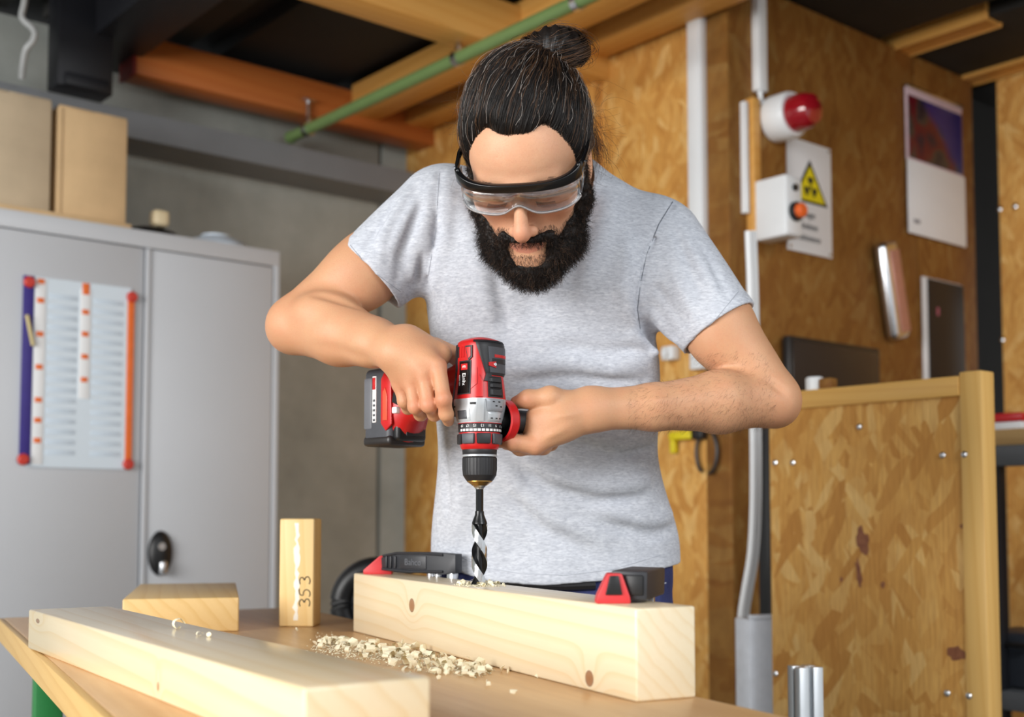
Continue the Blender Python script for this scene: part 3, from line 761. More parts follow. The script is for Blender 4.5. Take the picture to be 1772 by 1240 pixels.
B().box2((0.0, -0.004, Z_B - 0.042), (BL, 0.008, Z_B - 0.001), 0.003).done('edge_band', M_EDGE, t)
for lx in (0.12, 1.0):
    for ly in (0.05, BW - 0.09):
        B().box2((lx, ly, 0), (lx + 0.05, ly + 0.05, Z_B - 0.04), 0.004).done('leg', M_GLEG, t)
    B().box2((lx + 0.01, 0.1, 0.2), (lx + 0.04, BW - 0.09, 0.24), 0.003).done('stretcher', M_GLEG, t)

def timber_piece(name, origin, rz, size, mat, bev, label, cat='beam', group=None):
    o = B().box2((0, 0, 0), size, bev, 3).done(name, mat, loc=origin, rz=rz)
    return tag(o, label, cat, group)
# beam being drilled, flush with the far edge of the bench
bo = Vector((-0.273, 2.10, Z_B))
BH, BWD, BLN = 0.100, 0.078, 0.888
xk = lambda x, y: None
pine_beam = pine('beam_pine', (243, 231, 203), (231, 205, 160), (206, 160, 100), 30, 0, knots=((0.262, 0.0, 0.062, 0.0095, 1.0), (0.79, 0.0, 0.014, 0.0085, 1.0)), seed=1.3, coat=0.6)
timber_piece('pine_beam', bo, RE, (BLN, BWD, BH), pine_beam, 0.003, 'square pine beam with two knots clamped down and being drilled')
# near plank
no = Vector((-0.728, 1.84, Z_B)); nd = Vector((-0.171 + 0.728, 1.01 - 1.84, 0)); RN = math.atan2(nd.y, nd.x)
timber_piece('pine_plank', no, RN, (nd.length, 0.12, 0.058), pine('plank_pine', (243, 229, 197), (232, 201, 150), (200, 150, 84), 20, 0, knots=((0.62, 0.0, 0.015, 0.006, 1.6), (0.06, 0.0, 0.045, 0.004, 0.3)), seed=4.1, coat=1.0), 0.003, 'long flat pine plank lying across the near side of the bench')
# squat block behind it: front-right corner, etc
p = Vector((0, 0, Z_B))
f0 = P(213, 1030, 1.0)
def onz(x, y, z):
    v = P(x, y, 1.0) - Vector((0, 0, CAM_Z)); s = (z - CAM_Z) / v.z; return v * s + Vector((0, 0, CAM_Z))
c_r = onz(413, 1092, Z_B)                    # near right bottom corner
hblk = 0.2 * (1092 - 1033) / (1092 - 890)
c_l = onz(212, 1036, Z_B + hblk)             # near left top corner
fd = Vector((c_r.x - c_l.x, c_r.y - c_l.y, 0)); RB = math.atan2(fd.y, fd.x)
timber_piece('wood_block', Vector((c_l.x, c_l.y, Z_B)), RB, (fd.length, 0.46, hblk), pine('block_pine', (226, 196, 140), (208, 168, 104), (180, 136, 76), 22, 1, seed=6.6), 0.003, 'squat sawn wooden block lying behind the long plank', 'wood block')
# upright block with the pencilled number
u0 = onz(482, 1084, Z_B); u1 = onz(543, 1084, Z_B)
wU = (u1 - u0).length; hU = P(510, 897, u0.y).z - Z_B
t = tag(empty('wood_offcut', (u0.x, u0.y, Z_B), -0.05), 'upright wooden offcut with handwritten 353 on its side', 'wood block')
B().box2((0, 0, 0), (wU, wU * 1.0, hU), 0.0035, 3).done('offcut', pine('offcut_pine', (241, 212, 156), (226, 186, 120), (200, 150, 84), 16, 2, seed=9.3), t)
# handwritten figures, read from the bottom up: strokes in a 1 x 1.5 cell (u along the reading direction, v up)
THREE = [(0.05, 1.35), (0.4, 1.5), (0.8, 1.3), (0.75, 0.95), (0.4, 0.8), (0.8, 0.65), (0.9, 0.3), (0.5, 0.0), (0.05, 0.15)]
FIVE = [(0.9, 1.5), (0.25, 1.45), (0.15, 0.9), (0.55, 0.95), (0.85, 0.6), (0.7, 0.12), (0.3, 0.0), (0.05, 0.15)]
cell = 0.0165
for kk, (fig, u0_) in enumerate(((THREE, 0.0), (FIVE, 1.05), (THREE, 2.4))):
    B().tube(rounded([Vector((wU * 0.90 - v * cell * 0.82, -0.0003, hU * 0.185 + (u0_ + u) * cell)) for u, v in fig], 2), 0.0009, 6).done('pencil_figure', M_INK, t)
r = random.Random(3); k = B(); pts_l = []; pts_r = []
for i in range(24):
    z = hU * (0.06 + 0.9 * i / 23); c = wU * 0.5 + r.uniform(-0.002, 0.002); ww = r.uniform(0.0015, 0.006)
    pts_l.append((c - ww, z)); pts_r.append((c + ww, z))
for i in range(23):
    k.prism([pts_l[i], pts_r[i], pts_r[i + 1], pts_l[i + 1]], -0.0006, Matrix.Translation((0, 0.0002, 0)))
k.done('glue_line', plain('dried_glue', srgb(246, 240, 226), 0.5), t)

# black ring (hose) behind the bench
c = P(652, 1044, 2.95)
t = tag(empty('rubber_tyre', (c.x, c.y, 0), 0.1), 'black rubber tyre standing behind the workbench', 'tyre')
zc = c.z
B().tube([(0.086 * math.cos(q), 0, zc + 0.086 * math.sin(q)) for q in np.linspace(0, 2 * math.pi, 49)[:-1]], 0.027, 12, True).done('tread', M_BLACKP, t)
B().tube([(0.056 * math.cos(q), 0, zc + 0.056 * math.sin(q)) for q in np.linspace(0, 2 * math.pi, 41)[:-1]], 0.010, 10, True).done('rim', M_DARKSTEEL, t)
for q in (0.3, 2.4, 4.5): B().cyl((0, 0, zc), (0.056 * math.cos(q), 0, zc + 0.056 * math.sin(q)), 0.006, 8).done('spoke', M_DARKSTEEL, t)
B().cyl((0, -0.03, zc), (0, 0.03, zc), 0.022, 16).done('hub', M_DARKSTEEL, t)
B().box2((-0.02, 0.02, 0), (0.02, 0.05, zc), 0.003).done('stand', M_DARKSTEEL, t)

# clamps: local x along the beam, y across (away from the camera side), z up from the beam top
def on_beam(s, c, z): return bo + E1 * s + E2 * c + Vector((0, 0, z))
def beam_s(x, y):
    q = onz(x, y, Z_B + BH); d = q - bo; return d.dot(E1), d.dot(E2)
M_CLBLK = plain('clamp_black', srgb(42, 43, 48), 0.45, 0, 0.1, 80)
M_CLRED = plain('clamp_red', srgb(206, 52, 56), 0.5, 0, 0.05, 60)
s_l, _ = beam_s(664, 992)
t = tag(empty('bar_clamp', on_beam(s_l, 0.030, BH), 0.0), 'black bar clamp with a red triangular pad at the far end of the beam', 'clamp', 'bar clamps on the beam')
B().prism([(-0.024, 0), (0.024, 0), (0.024, 0.006), (0.009, 0.031), (0.004, 0.031), (-0.024, 0.007)], 0.028, Matrix.Translation((0, -0.016, 0)), 0.0012).done('pad', M_CLRED, t)
RA = Matrix.Rotation(math.radians(-37), 4, 'Z')
arm = [(0.010, 0.007), (0.125, 0.003), (0.150, 0.006), (0.150, 0.037), (0.10, 0.039), (0.05, 0.038), (0.016, 0.033), (0.008, 0.027)]
am = B().prism(arm, 0.018, RA @ Matrix.Diagonal((1.15, 1, 1, 1)) @ Matrix.Translation((0.004, -0.009, 0)), 0.0012).done('arm', M_CLBLK, t)
rb = B()
def rt_(pts): return [RA @ Vector(p) for p in pts]
rb.tube(rt_([(0.02, -0.010, 0.031), (0.05, -0.010, 0.036), (0.10, -0.010, 0.037), (0.152, -0.010, 0.035)]), 0.0022, 8).tube(rt_([(0.018, -0.010, 0.009), (0.08, -0.010, 0.006), (0.152, -0.010, 0.008)]), 0.0022, 8)
rb.done('rib', M_CLBLK, am)
for xx in (0.028, 0.038, 0.048): B().box((xx, -0.0100, 0.021), (0.0036, 0.004, 0.020), 0.001, 2, RA).done('rib', M_CLBLK, am)
B().box((0.088, -0.0095, 0.0215), (0.056, 0.003, 0.022), 0.001, 2, RA).done('badge_plate', M_CLBLK, am)
text_obj('badge_text', 'Bahco', 0.0150, plain('clamp_raised', srgb(96, 98, 104), 0.4), am, RA @ Matrix.Translation((0.088, -0.0112, 0.0215)) @ Matrix.Rotation(math.radians(90), 4, 'X'), 0.0004)
B().box((0.164, 0.0, -0.12), (0.012, 0.016, 0.30), 0.001, 2, RA).done('bar', M_CHROME, t)
B().cyl(RA @ Vector((0.118, 0, -0.006)), RA @ Vector((0.118, 0, 0.006)), 0.007, 14).cyl(RA @ Vector((0.134, 0, -0.006)), RA @ Vector((0.134, 0, 0.006)), 0.007, 14).done('bolt', M_CHROME, t)
s_r, _ = beam_s(1104, 1041)
t = tag(empty('bar_clamp', on_beam(s_r, 0.020, BH), 0.0), 'bar clamp with a red pad and black jaw on the near end of the beam', 'clamp', 'bar clamps on the beam')
B().prism([(-0.020, 0), (0.020, 0), (0.019, 0.008), (0.010, 0.034), (-0.006, 0.034), (-0.018, 0.009)], 0.030, Matrix.Translation((0, -0.014, 0)), 0.002).done('pad', M_CLRED, t)
B().prism([(-0.009, 0.010), (0.010, 0.010), (0.006, 0.0315), (-0.004, 0.0315)], 0.003, Matrix.Translation((0, -0.0165, 0)), 0.001).done('pad_inset', M_BLACKP, t)
RA2 = Matrix.Rotation(math.radians(-17), 4, 'Z')
am = B().prism([(0.004, 0.004), (0.040, 0.003), (0.041, 0.036), (-0.002, 0.037)], 0.115, RA2, 0.003).done('arm', M_CLBLK, t)
B().box2((0.013, -0.003, 0.009), (0.036, 0.002, 0.032), 0.002, 2, RA2).done('arm_recess', M_BLACKP, am)
B().box((0.020, 0.106, -0.10), (0.018, 0.010, 0.26), 0.001, 2, RA2).done('bar', M_CHROME, t)
# ------------------------------------------------------------------ smooth implicit surfaces -> one continuous mesh
def V3(p): return np.array([p[0], p[1], p[2]], float)
def smin(a, b, k):
    if k <= 0: return np.minimum(a, b)
    h = np.maximum(k - np.abs(a - b), 0) / k
    return np.minimum(a, b) - h * h * k * 0.25
class Nd:
    __slots__ = ('f', 'c', 'R', 'k', 'mode', 'kids')
    def __init__(s, f, c, R, k, mode='u', kids=None): s.f, s.c, s.R, s.k, s.mode, s.kids = f, V3(c), R, k, mode, kids
def rcone(a, b, ra, rb, k=0.01, mode='u'):
    a = V3(a); b = V3(b); ba = b - a; L2 = max(ba @ ba, 1e-12)
    def f(p):
        q = p - a; h = np.clip(q @ ba / L2, 0, 1)
        return np.linalg.norm(q - h[:, None] * ba, axis=1) - (ra + (rb - ra) * h)
    return Nd(f, (a + b) / 2, math.sqrt(L2) / 2 + max(ra, rb), k, mode)
def ellip(c, r, k=0.01, R=None, mode='u'):
    """R: rows are the local axes in world space"""
    c = V3(c); r = V3(r); R = np.eye(3) if R is None else np.asarray(R)
    def f(p):
        q = (p - c) @ R.T; k0 = np.linalg.norm(q / r, axis=1); k1 = np.linalg.norm(q / (r * r), axis=1)
        return k0 * (k0 - 1) / np.maximum(k1, 1e-9)
    return Nd(f, c, max(r), k, mode)
def ball(c, r, k=0.01, mode='u'): return rcone(c, V3(c) + 1e-5, r, r, k, mode)
def flat(a, b, ra, rb, nrm, sq, k=0.01):
    """rounded cone squashed by sq along the direction nrm"""
    a = V3(a); b = V3(b); ba = b - a; L2 = max(ba @ ba, 1e-12); n = V3(nrm); n = n - ba * (n @ ba) / L2; n /= np.linalg.norm(n)
    def f(p):
        q = p - a; h = np.clip(q @ ba / L2, 0, 1); w = q - h[:, None] * ba
        s = w @ n; w = w + np.outer(s * (1 / sq - 1), n)
        l = np.linalg.norm(w, axis=1); r = ra + (rb - ra) * h
        return (l - r) * np.where(np.abs(s) > 1e-9, 1 - (1 - sq) * np.clip(np.abs(s) / sq / np.maximum(l, 1e-9), 0, 1), 1)
    return Nd(f, (a + b) / 2, math.sqrt(L2) / 2 + max(ra, rb), k)
def seg_disp(a, b, amp, w):
    """a fold: pushes the surface out (amp > 0) or in along a segment"""
    a = V3(a); b = V3(b); ba = b - a; L2 = max(ba @ ba, 1e-12)
    def f(p):
        q = p - a; t = q @ ba / L2; h = np.clip(t, 0, 1)
        d2 = ((q - h[:, None] * ba) ** 2).sum(1)
        return amp * np.exp(-d2 / (w * w)) * (0.35 + 0.65 * np.sin(np.pi * np.clip(h * 0.9 + 0.05, 0, 1)))
    return Nd(f, (a + b) / 2, math.sqrt(L2) / 2 + w * 2.4, 0.0, 'd')
def grp(kids, k=0.01, mode='u'):
    cs = np.array([n.c for n in kids if n.mode != 'd' or True]); c = cs.mean(0)
    R = max(np.linalg.norm(n.c - c) + n.R for n in kids)
    return Nd(None, c, R, k, mode, kids)
def ev(nodes, p, c0=None, rb=0.0):
    d = np.full(len(p), 0.25)
    for n in nodes:
        if c0 is not None:
            gap = np.linalg.norm(n.c - c0) - n.R - rb
            if gap > n.k + 0.004: continue
        if n.mode == 'd':
            d = d - n.f(p); continue
        e = ev(n.kids, p, c0, rb) if n.kids is not None else n.f(p)
        if n.mode == 'u': d = smin(d, e, n.k)
        elif n.mode == 's': d = -smin(-d, e, n.k)        # carve
        elif n.mode == 'i': d = -smin(-d, -e, n.k)       # intersect
    return d
def march(fn, lo, hi, h, Bk=16, slack=0.010):
    """surface nets over the blocks of a sparse grid; fn(points, block centre, block radius)"""
    lo = V3(lo); hi = V3(hi)
    nb = np.ceil((hi - lo) / (h * Bk)).astype(int)
    ii = np.stack(np.meshgrid(*[np.arange(n) for n in nb], indexing='ij'), -1).reshape(-1, 3)
    cc = lo + (ii + 0.5) * Bk * h; rad = 0.866 * Bk * h
    act = ii[np.abs(fn(cc, None, 0.0)) < rad * 1.08 + slack]
    G = (nb * Bk + 8).astype(np.int64)
    g = np.arange(-1, Bk + 1); n = Bk + 2
    loc = np.stack(np.meshgrid(g, g, g, indexing='ij'), -1)
    ids_all, pos_all, quads_all = [], [], []
    for b in act:
        o = b * Bk
        pts = lo + (loc + o).reshape(-1, 3) * h
        d = fn(pts, lo + (o + Bk / 2) * h, rad * 1.15).reshape(n, n, n)
        sg = d < 0
        if sg.all() or not sg.any(): continue
        m = n - 1
        cnt = np.zeros((m, m, m)); acc = np.zeros((m, m, m, 3))
        gi = np.stack(np.meshgrid(*[np.arange(m)] * 3, indexing='ij'), -1).astype(float)
        for ax in range(3):
            for u in (0, 1):
                for v in (0, 1):
                    s0 = [slice(0, m)] * 3; s1 = [slice(0, m)] * 3; off = [0, 0, 0]
                    o1, o2 = [x for x in range(3) if x != ax]
                    off[o1] = u; off[o2] = v
                    s0[o1] = s1[o1] = slice(u, u + m); s0[o2] = s1[o2] = slice(v, v + m)
                    s0[ax] = slice(0, m); s1[ax] = slice(1, m + 1)
                    a = d[tuple(s0)]; e = d[tuple(s1)]
                    cr = (a < 0) != (e < 0)
                    t = np.where(cr, a / np.where(cr, a - e, 1), 0)
                    cnt += cr
                    acc[..., ax] += np.where(cr, t, 0)
                    acc[..., o1] += np.where(cr, u, 0); acc[..., o2] += np.where(cr, v, 0)
        has = cnt > 0
        if not has.any(): continue
        pc = gi + acc / np.maximum(cnt, 1)[..., None]
        gid = ((gi[..., 0] + o[0]).astype(np.int64) * G[1] + (gi[..., 1] + o[1]).astype(np.int64)) * G[2] + (gi[..., 2] + o[2]).astype(np.int64)
        ids_all.append(gid[has]); pos_all.append(lo + (pc[has] - 1 + o) * h)
        for ax in range(3):
            o1, o2 = (ax + 1) % 3, (ax + 2) % 3
            s0 = [slice(1, n - 1)] * 3; s1 = [slice(1, n - 1)] * 3; s1[ax] = slice(2, n)
            a = sg[tuple(s0)]; e = sg[tuple(s1)]
            for flip, msk in ((False, a & ~e), (True, ~a & e)):
                w = np.argwhere(msk)
                if not len(w): continue
                w = w + 1
                def cid(d1, d2):
                    q = w.copy(); q[:, o1] -= d1; q[:, o2] -= d2
                    return gid[q[:, 0], q[:, 1], q[:, 2]]
                q = np.stack([cid(1, 1), cid(0, 1), cid(0, 0), cid(1, 0)], 1)
                quads_all.append(q[:, ::-1] if flip else q)
    ids = np.concatenate(ids_all); pos = np.concatenate(pos_all); quads = np.concatenate(quads_all)
    uid, first = np.unique(ids, return_index=True)
    return pos[first], np.searchsorted(uid, quads)
def smooth_mesh(v, q, it=1, lam=0.5):
    e = np.concatenate([q[:, [0, 1]], q[:, [1, 2]], q[:, [2, 3]], q[:, [3, 0]]])
    for _ in range(it):
        acc = np.zeros_like(v); cnt = np.zeros(len(v))
        for k in range(3): acc[:, k] = np.bincount(e[:, 0], v[e[:, 1], k], len(v)) + np.bincount(e[:, 1], v[e[:, 0], k], len(v))
        cnt = np.bincount(e[:, 0], minlength=len(v)) + np.bincount(e[:, 1], minlength=len(v))
        v = v + lam * (acc / np.maximum(cnt, 1)[:, None] - v)
    return v
def vert_normals(v, q):
    n = np.cross(v[q[:, 2]] - v[q[:, 0]], v[q[:, 3]] - v[q[:, 1]])
    out = np.zeros_like(v)
    for c in range(4):
        for k in range(3): out[:, k] += np.bincount(q[:, c], n[:, k], len(v))
    return out / np.maximum(np.linalg.norm(out, axis=1), 1e-12)[:, None]
def set_tone(o, cols, name='tone'):
    at = o.data.color_attributes.new(name, 'FLOAT_COLOR', 'POINT')
    at.data.foreach_set('color', np.concatenate([cols, np.ones((len(cols), 1))], 1).astype(np.float32).ravel())
def wob(p, f, seed=0, n=5):
    """cheap smooth noise in about -1..1"""
    r = np.random.RandomState(seed); s = np.zeros(len(p))
    for i in range(n):
        k = r.normal(size=3); k /= np.linalg.norm(k); s += np.sin(p @ k * f * (0.7 + 0.8 * r.rand()) + r.rand() * 6.28)
    return s / n ** 0.5 * 0.8
def strands(name, paths, r0, mat, parent, tip=0.3):
    """paths (S, K, 3): three-sided tapering hairs as one mesh"""
    S, K, _ = paths.shape
    t = np.gradient(paths, axis=1); t /= np.maximum(np.linalg.norm(t, axis=2, keepdims=True), 1e-9)
    ref = NPR.normal(size=(S, 1, 3)); u = np.cross(t, ref); u /= np.maximum(np.linalg.norm(u, axis=2, keepdims=True), 1e-9); w = np.cross(t, u)
    rad = (np.asarray(r0).reshape(-1, 1, 1) * np.linspace(1, tip, K)[None, :, None])
    ring = []
    for a in (0, 2.094, 4.189): ring.append(paths + rad * (u * math.cos(a) + w * math.sin(a)))
    vv = np.stack(ring, 2).reshape(-1, 3)
    base = (np.arange(S)[:, None] * K + np.arange(K - 1)[None]).reshape(-1) * 3
    f = np.concatenate([np.stack([base + c, base + (c + 1) % 3, base + 3 + (c + 1) % 3, base + 3 + c], 1) for c in range(3)])
    o = mesh_obj(name, vv, f, mat, parent); o['kind'] = 'stuff'; return o
# ------------------------------------------------------------------ the man
PX = lambda x, y, Y: V3(P(x, y, Y))
HS = 1.05                                             # head scale
hp, hy = math.radians(47), math.radians(10)
Xh = np.array([math.cos(hy), -math.sin(hy), 0.0])     # picture right
Ff = np.array([-math.sin(hy) * math.cos(hp), -math.cos(hy) * math.cos(hp), -math.sin(hp)])
Uu = np.array([-math.sin(hy) * math.sin(hp), -math.cos(hy) * math.sin(hp), math.cos(hp)])
HR = np.stack([Xh, Ff, Uu])
HC = PX(902, 401, 1.655) - (np.array([0, 0.119, -0.034]) * HS) @ HR
def H(x, f, u): return HC + (np.array([x, f, u]) * HS) @ HR
def toH(p): return ((p - HC) @ HR.T) / HS
hs = lambda r: r * HS
NB = PX(945, 320, 1.945)                              # base of the neck

def mir(fn): return [fn(-1), fn(1)]
head = [
    ellip(H(0, -0.012, 0.030), np.array([0.075, 0.098, 0.086]) * HS, 0.02, HR),
    ellip(H(0, 0.042, 0.036), np.array([0.064, 0.052, 0.056]) * HS, 0.03, HR),
    ellip(H(0, 0.040, -0.035), np.array([0.060, 0.050, 0.080]) * HS, 0.03, HR),
    *mir(lambda s: rcone(H(s * 0.055, 0.0, -0.055), H(s * 0.012, 0.072, -0.098), hs(0.020), hs(0.020), 0.03)),
    ball(H(0, 0.080, -0.102), hs(0.022), 0.02),
    *mir(lambda s: ball(H(s * 0.047, 0.060, -0.018), hs(0.021), 0.025)),
    *mir(lambda s: rcone(H(s * 0.010, 0.093, 0.017), H(s * 0.045, 0.074, 0.020), hs(0.010), hs(0.009), 0.016)),
    *mir(lambda s: Nd(ball(H(s * 0.031, 0.108, 0.001), hs(0.020)).f, H(s * 0.031, 0.108, 0.001), 0.021, 0.016, 's')),
    *mir(lambda s: ball(H(s * 0.031, 0.0765, 0.002), hs(0.0150), 0.003)),
    *mir(lambda s: seg_disp(H(s * 0.019, 0.089, -0.006), H(s * 0.043, 0.086, -0.006), -0.0016, 0.0022)),
    rcone(H(0, 0.090, 0.012), H(0, 0.1165, -0.034), hs(0.0072), hs(0.0100), 0.013),
    ball(H(0, 0.1165, -0.0400), hs(0.0112), 0.008),
    *mir(lambda s: ball(H(s * 0.0120, 0.1045, -0.0425), hs(0.0080), 0.007)),
    *mir(lambda s: Nd(ball(H(s * 0.0062, 0.1100, -0.0515), hs(0.0042)).f, H(s * 0.0062, 0.1100, -0.0515), 0.005, 0.003, 's')),
    ellip(H(0, 0.080, -0.067), np.array([0.030, 0.018, 0.022]) * HS, 0.02, HR),
    *mir(lambda s: rcone(H(0.0, 0.0985, -0.0645), H(s * 0.021, 0.089, -0.0690), hs(0.0044), hs(0.0026), 0.005)),
    rcone(H(-0.012, 0.0935, -0.0750), H(0.012, 0.0935, -0.0750), hs(0.0050), hs(0.0050), 0.006),
    seg_disp(H(-0.022, 0.0935, -0.0695), H(0.022, 0.0935, -0.0695), -0.0022, 0.0022),
    *mir(lambda s: ellip(H(s * 0.080, -0.008, -0.008), np.array([0.007, 0.017, 0.030]) * HS, 0.006, HR)),
    *mir(lambda s: Nd(ellip(H(s * 0.0865, -0.004, -0.006), np.array([0.005, 0.009, 0.018]) * HS, 0.004, HR).f, H(s * 0.0865, -0.004, -0.006), 0.02, 0.004, 's')),
    # forehead lines
    *[seg_disp(H(-0.04, 0.088, u), H(0.04, 0.088, u), -0.0004, 0.002) for u in (0.050, 0.060)],
]
neck = [flat(NB - np.array([0, 0, 0.015]), H(0, -0.035, -0.045), 0.066, 0.060, (0, 0, 1), 0.95, 0.03)]
# --- arms (right arm = picture left)
rS = PX(760, 366, 1.91); rE = PX(512, 562, 1.885); rW = PX(690, 605, 1.745)
lS = PX(1140, 422, 1.925); lE = PX(1336, 690, 1.875); lW = PX(1022, 708, 1.775)
def lerp(a, b, t): return a + (b - a) * t
rM = lerp(rS, rE, 0.5); lM = lerp(lS, lE, 0.5)
arms = [
    rcone(rS, rM, 0.056, 0.053, 0.02), rcone(rM, rE, 0.054, 0.043, 0.02),
    ellip(lerp(rS, rE, 0.62) + np.array([0.012, -0.018, 0.0]), (0.055, 0.040, 0.050), 0.02),
    rcone(rE, PX(590, 577, 1.835), 0.043, 0.0475, 0.015), rcone(PX(590, 577, 1.835), PX(645, 592, 1.785), 0.0475, 0.0375, 0.015),
    flat(PX(645, 592, 1.785), rW, 0.0375, 0.033, (0.5, -0.8, 0.3), 0.82, 0.015),
    ball(rE + np.array([-0.012, 0.018, -0.006]), 0.030, 0.02),
    ellip(PX(560, 540, 1.842), (0.046, 0.036, 0.032), 0.02),
    rcone(lS, lM, 0.056, 0.054, 0.02), rcone(lM, lE, 0.055, 0.042, 0.02),
    ellip(lerp(lS, lE, 0.60) + np.array([-0.010, -0.014, 0.0]), (0.050, 0.040, 0.055), 0.02),
    rcone(lE, PX(1245, 695, 1.842), 0.041, 0.0465, 0.015), rcone(PX(1245, 695, 1.842), PX(1130, 704, 1.80), 0.0465, 0.0335, 0.015),
    flat(PX(1130, 704, 1.80), lW, 0.0335, 0.0305, (0.2, -0.9, 0.2), 0.85, 0.015),
    ball(lE + np.array([0.014, 0.020, -0.010]), 0.028, 0.02),
    # folds of the bent elbows
    seg_disp(PX(545, 508, 1.815), PX(622, 528, 1.80), -0.006, 0.007),
    seg_disp(PX(1228, 640, 1.795), PX(1292, 634, 1.79), -0.007, 0.006),
    seg_disp(PX(1330, 660, 1.83), PX(1362, 690, 1.84), -0.004, 0.008),
    seg_disp(PX(1120, 728, 1.76), PX(1300, 738, 1.80), -0.003, 0.008),     # forearm muscle line
    seg_disp(PX(1060, 690, 1.745), PX(1180, 690, 1.765), 0.003, 0.010),
    seg_disp(PX(540, 600, 1.80), PX(650, 618, 1.745), -0.003, 0.010),
]
# --- right hand on the drill's handle: back of the hand towards the camera
def finger(pts, rs, k=0.004):
    return grp([rcone(a, b, ra, rb, k) for a, b, ra, rb in zip(pts, pts[1:], rs, rs[1:])] +
               [ball(p, r * 1.10, 0.003) for p, r in zip(pts[1:-1], rs[1:-1])], 0.0035)
mI, mM, mR, mP = PX(757, 634, 1.718), PX(733, 652, 1.722), PX(711, 662, 1.735), PX(692, 664, 1.752)
rhand = [
    flat(rW, lerp(rW, mI, 0.55), 0.031, 0.026, (0.3, -0.9, 0.2), 0.75, 0.02),
    rcone(lerp(rW, mI, 0.3), mI, 0.019, 0.0135, 0.014), rcone(lerp(rW, mM, 0.3), mM, 0.018, 0.0135, 0.014),
    rcone(lerp(rW, mR, 0.3), mR, 0.018, 0.0130, 0.014), rcone(rW + np.array([-0.004, 0, -0.012]), mP, 0.019, 0.0125, 0.014),
    rcone(PX(705, 615, 1.765), PX(742, 640, 1.765), 0.026, 0.021, 0.015),                      # palm side
    rcone(PX(708, 592, 1.755), PX(762, 612, 1.752), 0.024, 0.017, 0.016),                     # thumb web
    finger([PX(752, 602, 1.765), PX(790, 615, 1.800), PX(800, 635, 1.815)], [0.016, 0.0125, 0.010], 0.006),     # thumb
    finger([mI, PX(768, 690, 1.703), PX(772, 716, 1.716), PX(776, 728, 1.738)], [0.0125, 0.0106, 0.0098, 0.0085]),
    finger([mM, PX(742, 700, 1.715), PX(752, 716, 1.742), PX(768, 706, 1.768)], [0.0125, 0.0110, 0.0098, 0.0085]),
    finger([mR, PX(719, 703, 1.730), PX(728, 716, 1.757), PX(746, 706, 1.782)], [0.0120, 0.0105, 0.0095, 0.0082]),
    finger([mP, PX(700, 694, 1.752), PX(706, 706, 1.775), PX(722, 700, 1.797)], [0.0112, 0.0095, 0.0085, 0.0075]),
    # tendons and knuckle dips
    *[seg_disp(lerp(rW, m_, 0.45) + np.array([0, -0.014, 0.004]), m_ + np.array([0, -0.012, 0.004]), 0.0030, 0.005) for m_ in (mI, mM, mR)],
    *[seg_disp(lerp(a, b, 0.5) + np.array([0, -0.013, -0.004]), lerp(a, b, 0.5) + np.array([0.006, -0.012, -0.026]), -0.002, 0.004) for a, b in ((mI, mM), (mM, mR), (mR, mP))],
]
# --- left hand round the side handle
lI = PX(926, 770, 1.760)
lhand = [
    flat(lW, PX(965, 724, 1.768), 0.030, 0.033, (0.1, -0.95, 0.1), 0.78, 0.02),
    rcone(PX(970, 718, 1.772), PX(932, 730, 1.770), 0.031, 0.022, 0.018),
    rcone(PX(975, 735, 1.768), lI, 0.021, 0.0145, 0.016),
    rcone(PX(957, 716, 1.774), PX(924, 742, 1.774), 0.020, 0.016, 0.014),
    finger([PX(988, 698, 1.768), PX(952, 688, 1.756), PX(914, 690, 1.756), PX(894, 696, 1.764)], [0.019, 0.0155, 0.0120, 0.0098], 0.01),
    finger([lI, PX(888, 765, 1.755), PX(864, 761, 1.770), PX(862, 752, 1.795)], [0.0140, 0.0118, 0.0102, 0.009]),
    finger([PX(940, 772, 1.775), PX(900, 774, 1.772), PX(878, 765, 1.795), PX(884, 750, 1.815)], [0.0135, 0.0115, 0.0100, 0.009]),
    finger([PX(952, 766, 1.795), PX(915, 770, 1.798), PX(895, 758, 1.818), PX(902, 742, 1.835)], [0.0130, 0.0110, 0.0098, 0.0085]),
    finger([PX(962, 756, 1.812), PX(930, 762, 1.820), PX(912, 750, 1.838), PX(918, 738, 1.850)], [0.0120, 0.0100, 0.0088, 0.0078]),
    seg_disp(PX(1000, 715, 1.738), PX(948, 722, 1.730), 0.0022, 0.006),
    seg_disp(PX(985, 735, 1.745), PX(935, 765, 1.738), 0.0022, 0.006),
    seg_disp(PX(930, 706, 1.735), PX(895, 712, 1.738), -0.004, 0.006),
]
